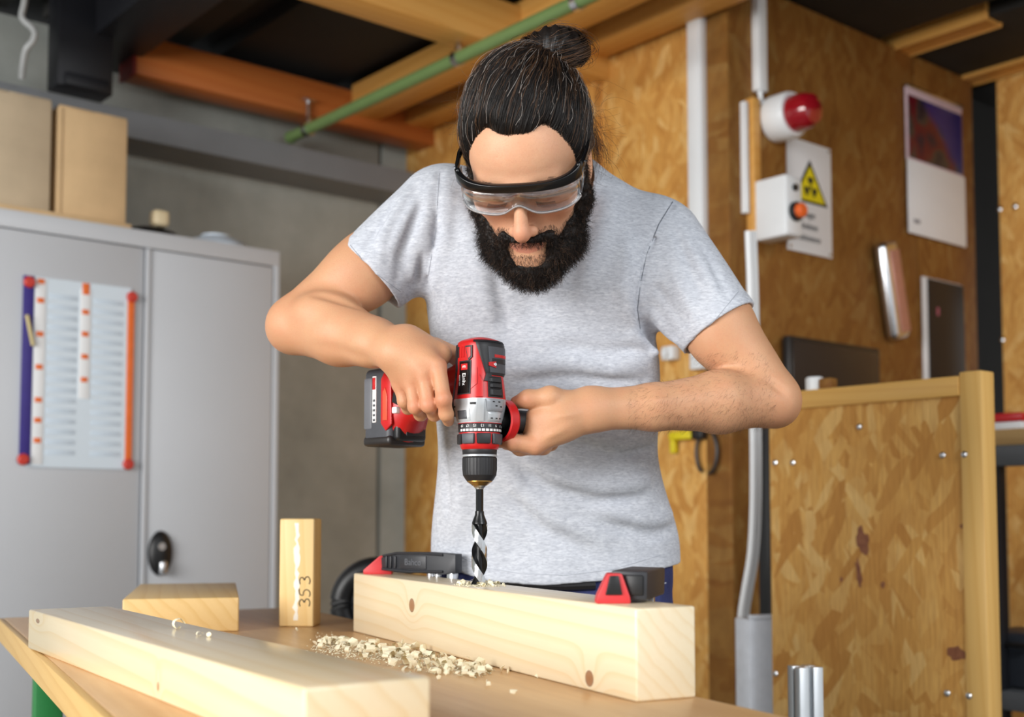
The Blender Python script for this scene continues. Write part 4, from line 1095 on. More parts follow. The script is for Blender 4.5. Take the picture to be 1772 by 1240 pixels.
# --- trunk: stations of (z, centre x, centre y, half width, half depth)
ST = np.array([
    # picture row, depth, centre col, half width px, half depth m
    [330, 1.935, 945, 120, 0.085], [400, 1.940, 946, 176, 0.105], [470, 1.950, 930, 196, 0.118], [540, 1.960, 930, 194, 0.122],
    [620, 1.985, 944, 198, 0.118], [700, 2.005, 946, 195, 0.115], [782, 2.030, 948, 190, 0.115], [860, 2.055, 955, 198, 0.118],
    [940, 2.085, 960, 212, 0.120], [1010, 2.095, 960, 212, 0.122], [1080, 2.10, 960, 205, 0.122]])
def station(rows):
    out = []
    for y, Y, c, hw, hd in rows:
        p = PX(c, y, Y); out.append((p[2], p[0], Y, hw / F_PX * Y, hd))
    out = sorted(out); return np.array(out)
STW = station(ST)
def trunk(inset, zlo, zhi, k, n=2.5):
    zz = np.linspace(STW[0, 0] - 0.12, STW[-1, 0] + 0.03, 64)
    tb = [np.interp(zz, STW[:, 0], STW[:, i]) for i in range(1, 5)]
    ker = np.exp(-np.linspace(-2, 2, 9) ** 2); ker /= ker.sum()
    tb = [np.convolve(np.pad(t, 4, mode='edge'), ker, 'valid') for t in tb]
    def f(p):
        z = p[:, 2]; cx, cy, hw, hd = [np.interp(z, zz, t) for t in tb]
        hw = hw - inset; hd = hd - inset
        q = (np.abs((p[:, 0] - cx) / hw) ** n + np.abs((p[:, 1] - cy) / hd) ** n) ** (1 / n)
        d = (q - 1) * np.minimum(hw, hd) * 0.9
        d = -smin(-d, -(z - zhi), 0.02)
        return np.maximum(d, zlo - z) if zlo is not None else d
    return Nd(f, (0.06, 1.98, 1.2), 0.65, k)
Z_SH = STW[-1, 0]
def yoke(inset, k=0.04):
    r = 0.052 - inset
    return [rcone(PX(985, 346, 1.935), PX(775, 358, 1.915), r, r, k), rcone(PX(925, 334, 1.94), PX(1112, 400, 1.925), r, r + 0.002, k),
            rcone(PX(945, 345, 1.96), PX(945, 430, 1.985), 0.09 - inset, 0.10 - inset, 0.05),
            ellip(PX(845, 450, 1.885), (0.085 - inset, 0.055 - inset, 0.075 - inset), 0.05), ellip(PX(1030, 460, 1.885), (0.085 - inset, 0.055 - inset, 0.075 - inset), 0.05)]
body_nodes = [trunk(0.016, 0.905, Z_SH, 0.0), *yoke(0.016)] + neck + [grp(head, 0.02)] + arms + rhand + lhand
def body_fn(p, c, r): return ev(body_nodes, p, c, r)
bv, bq = march(body_fn, (-0.42, 1.52, 0.80), (0.50, 2.24, 1.80), 0.0023)
bv = smooth_mesh(bv, bq, 1, 0.4)

def skin():
    m = N('skin')
    at = m.n('ShaderNodeAttribute', attribute_name='tone')
    v = m.coord()
    n1 = m.noise(v, 34, 4, 0.6); n2 = m.noise(v, 420, 3, 0.6); n3 = m.noise(v, 900, 2, 0.5)
    col = m.mix(m.ramp(n1.outputs['Fac'], [(0.35, (0, 0, 0)), (0.7, (0.22, 0.22, 0.22))]), at.outputs['Color'], srgb(206, 128, 98))
    col = m.mix(m.ramp(n2.outputs['Fac'], [(0.5, (0, 0, 0)), (0.8, (0.16, 0.16, 0.16))]), col, srgb(176, 108, 76))
    m.color(col).set(0.50, 0, 0.40)
    m.p.inputs['Subsurface Weight'].default_value = 0.12
    m.p.inputs['Subsurface Radius'].default_value = (0.010, 0.004, 0.002)
    m.p.inputs['Subsurface Scale'].default_value = 0.5
    m.bump(m.math('ADD', n2.outputs['Fac'], m.math('MULTIPLY', n3.outputs['Fac'], 0.6)), 0.24, 0.0014)
    return m.m
person = empty('person', (0.07, 2.07, 0.0))
tag(person, 'bearded man in a grey t-shirt and safety goggles leaning over the drill', 'person')
def under(o):
    """keep world placement when hung under the person"""
    o.parent = person; o.matrix_parent_inverse = Matrix.Translation(-Vector(person.location)); return o
body = under(mesh_obj('body', bv, bq, skin()))
lin = lambda r, g, b: np.array(srgb(r, g, b)[:3])
q = toH(bv)
inhead = np.linalg.norm(q - np.array([0, 0.02, -0.01]), axis=1) < 0.155
cols = np.tile(lin(205, 156, 119), (len(bv), 1))
cols[inhead] = lin(216, 166, 132)
def blend(mask, c, amt):
    global cols
    a = np.clip(mask * amt, 0, 1)[:, None]; cols = cols * (1 - a) + a * c
def spot(c, r): return np.exp(-((q - np.array(c)) ** 2).sum(1) / r ** 2)
blend(spot((0, 0.119, -0.041), 0.016) * inhead, lin(206, 122, 100), 0.55)
for s in (-1, 1):
    blend(spot((s * 0.042, 0.075, -0.025), 0.028) * inhead, lin(208, 128, 104), 0.45)
    blend(spot((s * 0.031, 0.090, -0.008), 0.016) * inhead, lin(176, 112, 92), 0.5)
lipm = (np.abs(q[:, 0]) < 0.023) & (np.abs(q[:, 2] + 0.0705) < 0.0095 - 10 * q[:, 0] ** 2) & (q[:, 1] > 0.082) & inhead
blend(lipm.astype(float), lin(190, 108, 98), 0.6)
for c in (mI, mM, mR, mP, lI, PX(742, 700, 1.705), PX(719, 703, 1.72), PX(768, 690, 1.695), PX(885, 762, 1.735), PX(908, 694, 1.732)):
    blend(np.exp(-((bv - c) ** 2).sum(1) / 0.016 ** 2), lin(204, 120, 94), 0.45)
for c, r in ((rE, 0.05), (lE + np.array([0.01, 0, -0.03]), 0.05)):
    blend(np.exp(-((bv - c) ** 2).sum(1) / r ** 2), lin(204, 136, 100), 0.4)
set_tone(body, cols)

# --- T-shirt: a thin shell with open sleeves, hem and neck
rSe = PX(640, 478, 1.895); lSe = PX(1245, 568, 1.895)
rAx = (rSe - rS) / np.linalg.norm(rSe - rS); lAx = (lSe - lS) / np.linalg.norm(lSe - lS)
def sleeve(S, Ec, r0, r1, cap, k=0.035):
    ax = (Ec - S) / np.linalg.norm(Ec - S); E2_ = Ec + ax * 0.05
    base = rcone(S, E2_, r0, r1 + (r1 - r0) * 0.05 / np.linalg.norm(Ec - S), k)
    def f(p):
        c = (p - Ec) @ ax
        d = base.f(p) - 0.0012 * (1 / (1 + np.exp(-(c + 0.021) / 0.0012)))
        return np.maximum(d, c) if cap else d
    return Nd(f, base.c, base.R + 0.01, k)
core_n = [trunk(0.0, None, Z_SH, 0.0), *yoke(0.0)]
full_s = [sleeve(rS, rSe, 0.071, 0.0660, False), sleeve(lS, lSe, 0.071, 0.0655, False)]
cap_s = [sleeve(rS, rSe, 0.071, 0.0660, True), sleeve(lS, lSe, 0.071, 0.0655, True)]
full_n = core_n + full_s; cap_n = core_n + cap_s
def trace(x, y, nodes, y0=1.6, y1=2.2):
    Ys = np.linspace(y0, y1, 500); pts = PX(x, y, 1.0)[None] * Ys[:, None] + np.array([0, 0, CAM_Z])[None] * (1 - Ys[:, None]); d = ev(nodes, pts)
    i = np.argmax(d < 0); return pts[i if d[i] < 0 else len(pts) // 2]
FOLDS = [
    # (polyline in the picture, amplitude m, width m)
    ([(762, 300), (757, 400), (738, 498)], -0.0030, 0.006), ([(775, 330), (772, 420), (752, 500)], 0.0035, 0.010),
    ([(706, 330), (655, 418)], 0.0042, 0.008), ([(684, 350), (632, 430)], -0.0040, 0.006), ([(728, 360), (688, 455)], -0.0048, 0.006),
    ([(738, 380), (712, 478)], 0.0042, 0.008), ([(700, 440), (680, 500)], -0.0035, 0.007), ([(728, 440), (722, 490)], -0.0040, 0.006),
    ([(668, 400), (650, 470)], 0.0036, 0.006), ([(716, 350), (676, 430)], 0.0036, 0.006), ([(742, 330), (736, 430)], 0.0030, 0.007), ([(690, 460), (702, 512)], 0.0030, 0.006),
    ([(800, 360), (830, 450), (850, 540)], 0.0030, 0.014), ([(822, 350), (862, 500), (885, 600)], -0.0026, 0.012),
    ([(1165, 352), (1118, 440), (1103, 520), (1108, 575)], -0.0034, 0.0045), ([(1085, 420), (1078, 500), (1098, 570)], 0.0034, 0.012),
    ([(1108, 560), (1130, 588), (1150, 596)], -0.0075, 0.007), ([(1095, 580), (1125, 606), (1146, 610)], 0.0050, 0.009),
    ([(1130, 540), (1160, 585), (1190, 606)], 0.0040, 0.008), ([(1140, 500), (1180, 560)], -0.0028, 0.007), ([(1165, 470), (1205, 560)], 0.0024, 0.008),
    ([(1190, 420), (1240, 500)], 0.0022, 0.009), ([(1170, 400), (1215, 520)], -0.0022, 0.008), ([(1215, 430), (1262, 520)], -0.0018, 0.007),
    ([(1020, 330), (1010, 400), (985, 480)], -0.0030, 0.013), ([(1055, 345), (1040, 420), (1005, 500)], 0.0026, 0.014),
    ([(880, 640), (960, 628), (1060, 640), (1130, 620)], 0.0030, 0.012), ([(900, 660), (1000, 652), (1110, 660)], -0.0030, 0.010),
    ([(960, 596), (1040, 606), (1120, 600)], -0.0020, 0.010),
    ([(905, 790), (960, 822), (1040, 842), (1120, 830)], 0.0045, 0.012), ([(895, 808), (950, 842), (1030, 866), (1110, 862)], -0.0040, 0.011),
    ([(1000, 768), (1060, 790), (1130, 776)], -0.0045, 0.009), ([(1010, 752), (1075, 766), (1132, 752)], 0.0040, 0.009),
    ([(870, 800), (900, 850), (960, 900), (1040, 930)], 0.0036, 0.016), ([(880, 850), (930, 905), (1010, 950)], -0.0030, 0.014),
    ([(780, 760), (800, 850), (790, 930)], 0.0026, 0.014), ([(770, 790), (776, 880)], -0.0024, 0.010),
    ([(1040, 880), (1110, 900), (1160, 890)], 0.0030, 0.012), ([(1050, 905), (1120, 925), (1165, 915)], -0.0028, 0.011),
    ([(850, 905), (870, 960)], 0.0020, 0.012),
]
folds = []
for pl_, am_, wd_ in FOLDS:
    pp = [trace(x, y, full_n) for x, y in pl_]
    folds += [seg_disp(a, b, am_ * 1.9, wd_ * 1.1) for a, b in zip(pp, pp[1:])]
hemz = lambda x: 0.0
hemP = [PX(752, 956, 2.08), PX(785, 985, 2.03), PX(850, 1006, 1.995), PX(940, 1013, 1.975), PX(1060, 1003, 1.985), PX(1172, 974, 2.08)]
hx_ = np.array([p[0] for p in hemP]); hz_ = np.array([p[2] for p in hemP])
nkc = lerp(NB, HC, 0.42); nka = (HC - NB) / np.linalg.norm(HC - NB)
def shirt_fn(p, c, r):
    dis = 0.0016 * wob(p, 34, 3, 4) + 0.0006 * wob(p * np.array([1, 1, 0.6]), 80, 9, 3)
    fo = np.zeros(len(p))
    for n in folds:
        if c is None or np.linalg.norm(n.c - c) - n.R - r < 0.004: fo = fo + n.f(p)

    if c is None or min(np.linalg.norm(c - rSe), np.linalg.norm(c - lSe)) < 0.10 + r:
      nr_ = np.minimum(np.linalg.norm(p - rSe, axis=1), np.linalg.norm(p - lSe, axis=1)) < 0.10
      dis = (dis + fo) * np.where(nr_, np.clip(np.minimum(np.abs((rSe - p) @ rAx) + 9 * (np.linalg.norm(p - rSe, axis=1) > 0.10), np.abs((lSe - p) @ lAx) + 9 * (np.linalg.norm(p - lSe, axis=1) > 0.10)) / 0.040, 0.10, 1), 1)
    else: dis = dis + fo
    core = ev(core_n, p, c, r); a = core; b = core
    for nf, nc in zip(full_s, cap_s):
        if c is None or np.linalg.norm(nf.c - c) - nf.R - r < nf.k + 0.004: a = smin(a, nf.f(p), nf.k); b = smin(b, nc.f(p), nc.k)
    a = a - dis; b = b - dis
    zh = np.interp(p[:, 0], hx_, hz_)
    b = np.maximum(b, zh - p[:, 2])
    w = p - NB; t = np.clip(w @ nka, -0.02, 0.3); hole = np.linalg.norm(w - t[:, None] * nka, axis=1) - 0.082
    hole = np.where(w @ nka > -0.01, hole, 1.0)
    b = np.maximum(b, -hole)
    op = p[:, 2] - zh
    for e_, x_ in ((rSe, rAx), (lSe, lAx)): op = np.where(np.linalg.norm(p - e_, axis=1) < 0.11, np.minimum(op, np.abs((e_ - p) @ x_)), op)
    return np.maximum(b, -(a + 0.0050 + 0.007 * np.clip(op / 0.014, 0, 1)))
sv, sq = march(shirt_fn, (-0.36, 1.72, 0.90), (0.46, 2.26, 1.68), 0.0027)
sv = smooth_mesh(sv, sq, 2, 0.5)
def jersey():
    m = N('grey_heather_jersey')
    v = m.coord()
    fl = m.noise(m.coord(scale=(120, 120, 420)), 1.0, 4, 0.65)
    fl2 = m.noise(m.coord(scale=(34, 34, 150)), 1.0, 3, 0.6, 0.4)
    col = m.ramp(fl.outputs['Fac'], [(0.30, srgb(172, 176, 186)), (0.52, srgb(203, 207, 216)), (0.72, srgb(222, 225, 231))])
    col = m.mix(m.ramp(fl2.outputs['Fac'], [(0.40, (0.40,) * 3), (0.60, (0, 0, 0))]), col, srgb(180, 184, 194))
    m.color(col).set(0.9, 0, 0.15)
    m.p.inputs['Sheen Weight'].default_value = 0.15
    wr = m.noise(v, 55, 3, 0.5); kn = m.noise(v, 1400, 1)
    m.bump(m.math('ADD', m.math('MULTIPLY', wr.outputs['Fac'], 0.5), m.math('MULTIPLY', kn.outputs['Fac'], 0.5)), 0.28, 0.0016)
    return m.m
shirt = under(mesh_obj('t_shirt', sv, sq, jersey())); shirt['label'] = 'heather grey short-sleeved t-shirt'
def trace_shirt(x, y):
    Ys = np.linspace(1.65, 2.15, 700); pts = PX(x, y, 1.0)[None] * Ys[:, None] + np.array([0, 0, CAM_Z])[None] * (1 - Ys[:, None]); d = shirt_fn(pts, None, 0.0)
    i = np.argmax(d < 0); return pts[i] if d[i] < 0 else None
def stitch(name, poly, r, mat, off=0.0004):
    pp = []
    for (xa_, ya_), (xb_, yb_) in zip(poly, poly[1:]):
        for t in np.linspace(0, 1, 14)[:-1]:
            h_ = trace_shirt(xa_ + (xb_ - xa_) * t, ya_ + (yb_ - ya_) * t)
            if h_ is not None: pp.append(h_ + np.array([0, -off, 0]))
    o_ = B().tube(pp, r, 6).done(name, mat); o_.parent = shirt; return o_
M_SEAM = plain('seam_shade', srgb(120, 124, 134), 0.9); M_HEM = plain('seam_thread', srgb(168, 172, 182), 0.9)
stitch('shoulder_seam', [(1164, 349), (1140, 388), (1119, 440), (1108, 490), (1103, 535), (1108, 572)], 0.0009, M_SEAM)
stitch('shoulder_seam', [(760, 300), (757, 350), (754, 400), (744, 460), (738, 494)], 0.0007, M_HEM)
stitch('sleeve_hem', [(1278, 504), (1235, 556), (1186, 598)], 0.0005, M_HEM)
stitch('sleeve_hem', [(606, 424), (640, 466), (698, 508)], 0.0005, M_HEM)
stitch('bottom_hem', [(775, 950), (830, 980), (900, 992), (980, 995), (1060, 985), (1150, 958)], 0.0005, M_HEM)

# --- jeans and shoes
lx0 = 0.07
def leg(s):
    h = V3((lx0 + s * 0.098, 2.08, 0.86)); k_ = V3((lx0 + s * 0.115, 2.10, 0.48)); a = V3((lx0 + s * 0.13, 2.15, 0.09))
    return [rcone(h, k_, 0.098, 0.072, 0.03), rcone(k_, a, 0.072, 0.056, 0.02)]
def pelvis(p):
    z = p[:, 2]; cx, cy, hw, hd = [np.interp(z, STW[:, 0], STW[:, i]) for i in range(1, 5)]
    q = (np.abs((p[:, 0] - cx) / (hw - 0.010)) ** 2.4 + np.abs((p[:, 1] - cy) / (hd - 0.010)) ** 2.4) ** (1 / 2.4)
    d = (q - 1) * 0.11; return np.maximum(np.maximum(d, z - (np.interp(p[:, 0], hx_, hz_) + 0.035)), 0.84 - z)
jn = [Nd(pelvis, (lx0, 2.06, 0.93), 0.3, 0.0)] + leg(-1) + leg(1) + [seg_disp((lx0 + 0.05, 1.93, 0.95), (lx0 + 0.16, 1.95, 0.93), -0.003, 0.005), seg_disp((lx0 + 0.1, 1.95, 0.86), (lx0 + 0.19, 2.0, 0.9), 0.003, 0.01)]
jv, jq = march(lambda p, c, r: ev(jn, p, c, r) - 0.0015 * wob(p, 60, 5), (-0.22, 1.88, 0.02), (0.36, 2.26, 1.06), 0.0042)
def denim():
    m = N('blue_denim'); v = m.coord(); n = m.noise(v, 14, 3); w_ = m.noise(m.coord(scale=(900, 900, 250)), 1, 2)
    col = m.ramp(n.outputs['Fac'], [(0.35, srgb(28, 32, 74)), (0.7, srgb(50, 58, 110))])
    m.color(m.mix(m.math('MULTIPLY', w_.outputs['Fac'], 0.3), col, srgb(110, 118, 160))).set(0.85, 0, 0.2).bump(w_.outputs['Fac'], 0.2, 0.0008); return m.m
jeans = under(mesh_obj('jeans', jv, jq, denim()))
def shell_line(pts, off, nodes=jn):
    out = []
    for x, y in pts: out.append(trace(x, y, nodes, 1.7, 2.3) + np.array([0, -off, 0]))
    return out
M_BELT = plain('black_leather', srgb(24, 22, 24), 0.4)
pts = shell_line([(840, 999), (880, 1006), (930, 1013), (980, 1014), (1030, 1012)], 0.002)
bt = B().tube(pts, 0.008, 8).done('belt', M_BELT); under(bt)
pts = shell_line([(1116, 1018), (1135, 1012), (1152, 1008)], 0.001)
st_ = B().tube(pts, 0.0011, 6).done('pocket_seam', plain('pale_thread', srgb(186, 190, 200), 0.7)); under(st_)
for s in (-1, 1):
    sn = [rcone((lx0 + s * 0.13, 2.17, 0.06), (lx0 + s * 0.145, 1.99, 0.045), 0.046, 0.044, 0.03), rcone((lx0 + s * 0.13, 2.17, 0.06), (lx0 + s * 0.13, 2.15, 0.12), 0.046, 0.05, 0.03)]
    v_, q_ = march(lambda p, c, r: np.maximum(ev(sn, p, c, r), 0.012 - p[:, 2]), (lx0 + s * 0.14 - 0.09, 1.92, 0.0), (lx0 + s * 0.14 + 0.09, 2.25, 0.19), 0.005)
    under(mesh_obj('shoe', v_, q_, plain('shoe_leather', srgb(60, 48, 40), 0.5)))
    k = B().prism([(-0.045, 0), (0.045, 0), (0.045, 0.014), (-0.045, 0.014)], 0.28, Matrix.Translation((lx0 + s * 0.137, 1.945, 0.001)), 0.004).done('shoe_sole', M_BLACKP); under(k)

# --- hair: combed cap, strands, bun, beard
CAPC, CAPR = np.array([0.0, -0.018, 0.042]), np.array([0.0875, 0.112, 0.106])
BUN = np.array([0.040, -0.078, 0.120])
def hairline(q):
    """> 0 inside the hair region"""
    ax = np.abs(q[:, 0])
    base = q[:, 2] - 1.15 * q[:, 1] + 0.017
    rec = 0.028 * np.exp(-((ax - 0.042) / 0.016) ** 2) - 0.045 * np.clip((ax - 0.058) / 0.02, 0, 1)
    return base - rec
bun_dir = (BUN - CAPC) / np.linalg.norm(BUN - CAPC)
_e1 = np.cross(bun_dir, [1, 0, 0]); _e1 /= np.linalg.norm(_e1); _e2 = np.cross(bun_dir, _e1)
def comb(q):
    w = (q - CAPC) / CAPR; az = np.arctan2(w @ _e2, w @ _e1)
    return np.sin(az * 46 + 2 * np.sin(az * 7)) * 0.5 + np.sin(az * 91 + 1.3) * 0.3
capn = ellip(H(*CAPC), CAPR * HS, 0.0, HR)
def cap_fn(p, c, r):
    q = toH(p)
    hl = hairline(q)
    d = capn.f(p) - 0.0009 * comb(q) + 0.013 * np.exp(-np.maximum(hl, 0) / 0.020)
    return -smin(-d, (hl - 0.013) * 0.72 * HS, 0.006)
cv, cq = march(cap_fn, HC - 0.16, HC + 0.18, 0.0026)
def hairmat(name, lo, hi, rough=0.38):
    m = N(name); n = m.noise(m.coord(), 60, 3)
    m.color(m.ramp(n.outputs['Fac'], [(0.3, srgb(*lo)), (0.7, srgb(*hi))])).set(rough, 0, 0.5); return m.m
M_HAIR = hairmat('dark_hair', (20, 15, 13), (32, 25, 21), 0.45); M_HAIRB = hairmat('brown_hair', (70, 48, 34), (104, 74, 50)); M_GREY = hairmat('grey_hair', (150, 140, 132), (190, 182, 176))
M_BEARD = hairmat('beard_hair', (22, 18, 16), (42, 34, 30), 0.55); M_BEARD.node_tree.nodes['Principled BSDF'].inputs['Specular IOR Level'].default_value = 0.25
hair = under(mesh_obj('hair', cv, cq, M_HAIR)); hair['label'] = 'dark hair combed back into a bun'
def hang(o, par):
    o.parent = par; o.matrix_parent_inverse = Matrix.Translation(-Vector(person.location)); return o
def kid(o, par):
    o.parent = par; o.matrix_parent_inverse = Matrix.Identity(4); return o
def on_cap(w):                                         # unit directions -> head coordinates on the cap
    return CAPC + w / np.linalg.norm(w, axis=-1, keepdims=True) * CAPR
def cap_strands(n, lift, jit, K=12, near=1.0):
    w = NPR.normal(size=(n * 4, 3)); w /= np.linalg.norm(w, axis=1, keepdims=True)
    q = on_cap(w); ok = (hairline(q) > 0.002) & (w @ bun_dir < 0.93); w = w[ok][:n]
    ang = np.arccos(np.clip(w @ bun_dir, -1, 1)); span = NPR.uniform(0.25, 1.0, len(w)) * near
    out = []
    for t in np.linspace(0, 1, K):
        a = ang * (1 - t * span) + 0.12 * t
        s = np.maximum(np.sin(ang), 1e-3)
        tang = (w - np.cos(ang)[:, None] * bun_dir) / s[:, None]
        q = on_cap(np.cos(a)[:, None] * bun_dir + np.sin(a)[:, None] * tang)
        nrm = (q - CAPC) / CAPR ** 2; nrm /= np.linalg.norm(nrm, axis=1, keepdims=True)
        q = q + nrm * (lift - 0.0125 * np.exp(-np.maximum(hairline(q), 0) / 0.020))[:, None]
        out.append(q)
    A = np.stack(out, 1); S = len(w)
    ph = NPR.rand(S, 1) * 6.28; fr = NPR.uniform(3, 9, (S, 1)); tt = np.linspace(0, 1, K)[None]
    wav = np.sin(tt * fr + ph) * jit * np.sin(np.pi * tt) ** 0.5
    side = NPR.normal(size=(S, 1, 3)); side /= np.linalg.norm(side, axis=2, keepdims=True)
    A = A + side * wav[..., None]
    return HC + (A * HS) @ HR
st1 = cap_strands(5200, 0.0016, 0.0022); kid(strands('hair_strands', st1, NPR.uniform(0.00022, 0.00042, len(st1)), M_HAIR, None, 0.5), hair)
st2 = cap_strands(700, 0.0026, 0.0040); kid(strands('hair_strands', st2, NPR.uniform(0.00018, 0.00034, len(st2)), M_HAIRB, None, 0.5), hair)
st3 = cap_strands(170, 0.0032, 0.0060); kid(strands('grey_strands', st3, NPR.uniform(0.00016, 0.00028, len(st3)), M_GREY, None, 0.5), hair)
w = NPR.normal(size=(90000, 3)); w /= np.linalg.norm(w, axis=1, keepdims=True); qq = on_cap(w); hl_ = hairline(qq)
w = w[(hl_ > -0.010 + 0.016 * NPR.rand(len(hl_)) ** 1.5) & (hl_ < 0.016) & (qq[:, 1] > 0.0)][:4600]
ang = np.arccos(np.clip(w @ bun_dir, -1, 1)); tang = (w - np.cos(ang)[:, None] * bun_dir) / np.sin(ang)[:, None]
eh = []
for t in np.linspace(0, 1, 8):
    a = ang - t * 0.42; qq = on_cap(np.cos(a)[:, None] * bun_dir + np.sin(a)[:, None] * tang)
    nrm = (qq - CAPC) / CAPR ** 2; nrm /= np.linalg.norm(nrm, axis=1, keepdims=True)
    eh.append(qq + nrm * (0.0010 - 0.0145 * np.exp(-np.maximum(hairline(qq), 0) / 0.020))[:, None])
eh = np.stack(eh, 1) + NPR.normal(size=(len(w), 1, 3)) * 0.0008
kid(strands('hairline_strands', HC + (eh * HS) @ HR, np.full(len(eh), 0.00020), M_HAIR, None, 0.6), hair)
# bun: coiled locks round a core
bn = [ellip(H(*BUN), np.array([0.044, 0.032, 0.025]) * HS, 0.01, HR), rcone(H(*(BUN - bun_dir * 0.03)), H(*BUN), 0.030, 0.032, 0.012)]
nv, nq = march(lambda p, c, r: ev(bn, p, c, r) - 0.0022 * np.sin(wob(p, 60, 8) * 5 + p[:, 0] * 420), HC - 0.1, HC + 0.30, 0.0026)
bun = kid(mesh_obj('bun', nv, nq, M_HAIR), hair)
S = 900; K = 16; tt = np.linspace(0, 1, K)
th0 = NPR.rand(S, 1) * 6.28; tilt = NPR.normal(size=(S, 1)) * 0.5; rr = NPR.uniform(0.93, 1.13, (S, 1)); ln = NPR.uniform(1.0, 3.2, (S, 1))
ph = th0 + ln * tt[None]
cz = np.sin(tilt) * 0.9
sx_ = rr * np.cos(ph) * np.cos(tilt); sy_ = rr * np.sin(ph) * np.cos(tilt); sz_ = rr * cz + 0.15 * np.sin(ph * 2 + th0)
loc_ = np.stack([sx_ * 0.045, sy_ * 0.033, sz_ * 0.027], -1) + BUN
kid(strands('bun_strands', HC + (loc_ * HS) @ HR, NPR.uniform(0.0002, 0.0005, S), M_HAIR, None, 0.5), bun)
S = 260; sel = NPR.permutation(900)[:S]
loc2 = loc_[sel] + NPR.normal(size=(S, 1, 3)) * 0.003 + (loc_[sel] - BUN) * NPR.uniform(0.0, 0.22, (S, 1, 1))
kid(strands('bun_strands', HC + (loc2 * HS) @ HR, NPR.uniform(0.0002, 0.0004, S), M_HAIRB, None, 0.5), bun)
# loose loops sticking out of the bun
for (x0, y0, x1, y1, x2, y2) in ((985, 78, 1022, 84, 1016, 100), (990, 88, 1020, 96, 1008, 108), (975, 72, 1012, 80, 1018, 92), (990, 96, 1014, 104, 1004, 114), (940, 60, 962, 46, 985, 62), (930, 66, 950, 52, 975, 58)):
    Yb = float(H(*BUN)[1]) - 0.01
    a, b_, c_ = PX(x0, y0, Yb), PX(x1, y1, Yb), PX(x2, y2, Yb)
    pp = np.stack([(1 - t) ** 2 * a + 2 * t * (1 - t) * b_ + t * t * c_ for t in np.linspace(0, 1, 10)])
    pr = pp[None] + NPR.normal(size=(14, 1, 3)) * 0.0016
    kid(strands('loose_lock', pr, np.full(14, 0.0004), M_HAIRB if x0 % 2 else M_HAIR, None, 0.5), bun)
# flyaway hairs at the temples and behind
def fly(n, cx, cy, sx, sy, Y, ln, dirx):
    out = []
    for i in range(n):
        x = cx + RNG.gauss(0, sx); y = cy + RNG.gauss(0, sy); p = PX(x, y, Y + RNG.gauss(0, 0.02)); L = ln * RNG.uniform(0.5, 1.3)
        a = RNG.uniform(0, 6.28); d = np.array([dirx * RNG.uniform(0.0, 1.0), RNG.uniform(-.4, .4), RNG.uniform(-1.2, 0.5)]); d /= np.linalg.norm(d)
        e = np.cross(d, [0, 1, 0]); c_ = RNG.uniform(-1.2, 1.2)
        out.append([p + d * L * t + e * L * 0.35 * math.sin(t * 3.0 * c_ + a) for t in np.linspace(0, 1, 10)])
    return np.array(out)
ff = np.concatenate([fly(80, 818, 205, 5, 34, 1.76, 0.038, -1), fly(80, 1028, 225, 6, 34, 1.80, 0.042, 1), fly(14, 850, 110, 12, 14, 1.76, 0.02, -1)])
kid(strands('flyaway_hairs', ff, np.full(len(ff), 0.00017), M_HAIRB, None, 0.4), hair)
# sideburn / nape hair falling behind the ear on the picture right
tl = []
for i in range(130):
    x = 1018 + RNG.gauss(0, 7); y = 225 + RNG.gauss(0, 14); x2 = 1030 + RNG.gauss(0, 13); y2 = 285 + RNG.gauss(0, 14)
    a = PX(x, y, 1.80); b_ = PX(x2 + RNG.gauss(6, 6), (y + y2) / 2, 1.83); c_ = PX(x2, y2, 1.85)
    tl.append([(1 - t) ** 2 * a + 2 * t * (1 - t) * b_ + t * t * c_ for t in np.linspace(0, 1, 10)])
kid(strands('nape_hairs', np.array(tl), np.full(len(tl), 0.0003), M_HAIRB, None, 0.4), hair)

# beard
brd = [
    *mir(lambda s: rcone(H(s * 0.0745, 0.014, 0.004), H(s * 0.070, 0.022, -0.048), 0.008, 0.013, 0.015)),
    *mir(lambda s: rcone(H(s * 0.070, 0.022, -0.048), H(s * 0.048, 0.050, -0.098), 0.013, 0.022, 0.02)),
    *mir(lambda s: rcone(H(s * 0.048, 0.050, -0.098), H(s * 0.008, 0.072, -0.124), 0.020, 0.026, 0.02)),
    *mir(lambda s: rcone(H(s * 0.052, 0.056, -0.066), H(s * 0.038, 0.072, -0.096), 0.009, 0.020, 0.015)),
    rcone(H(-0.020, 0.084, -0.112), H(0.020, 0.084, -0.112), 0.019, 0.019, 0.02),
    rcone(H(0, 0.092, -0.091), H(0, 0.092, -0.11), 0.008, 0.017, 0.01),
    *mir(lambda s: rcone(H(s * 0.005, 0.1010, -0.0580), H(s * 0.030, 0.086, -0.064), 0.0050, 0.0072, 0.005)),
    *mir(lambda s: rcone(H(s * 0.030, 0.086, -0.064), H(s * 0.033, 0.080, -0.095), 0.0072, 0.015, 0.01)),
]
def brd_fn(p, c, r): return ev(brd, p, c, r) - 0.0014 * wob(p, 420, 4, 7) - 0.0008 * wob(p, 900, 6, 6)
gv, gq = march(brd_fn, HC - 0.22, HC + 0.14, 0.0020)
beard = under(mesh_obj('beard', gv, gq, M_BEARD)); beard['label'] = 'full curly black beard'
gn = vert_normals(gv, gq)
ok = np.where(ev(body_nodes, gv) > -0.001)[0]
pick = NPR.choice(ok, 10500); base = gv[pick]; nn = gn[pick]
S = len(pick); K = 7; tt = np.linspace(0, 1, K)
down = (np.array([0, 0.3, -1.0])) @ HR
dr = nn * 0.8 + down * 0.7 + NPR.normal(size=(S, 3)) * 0.45; dr /= np.linalg.norm(dr, axis=1, keepdims=True)
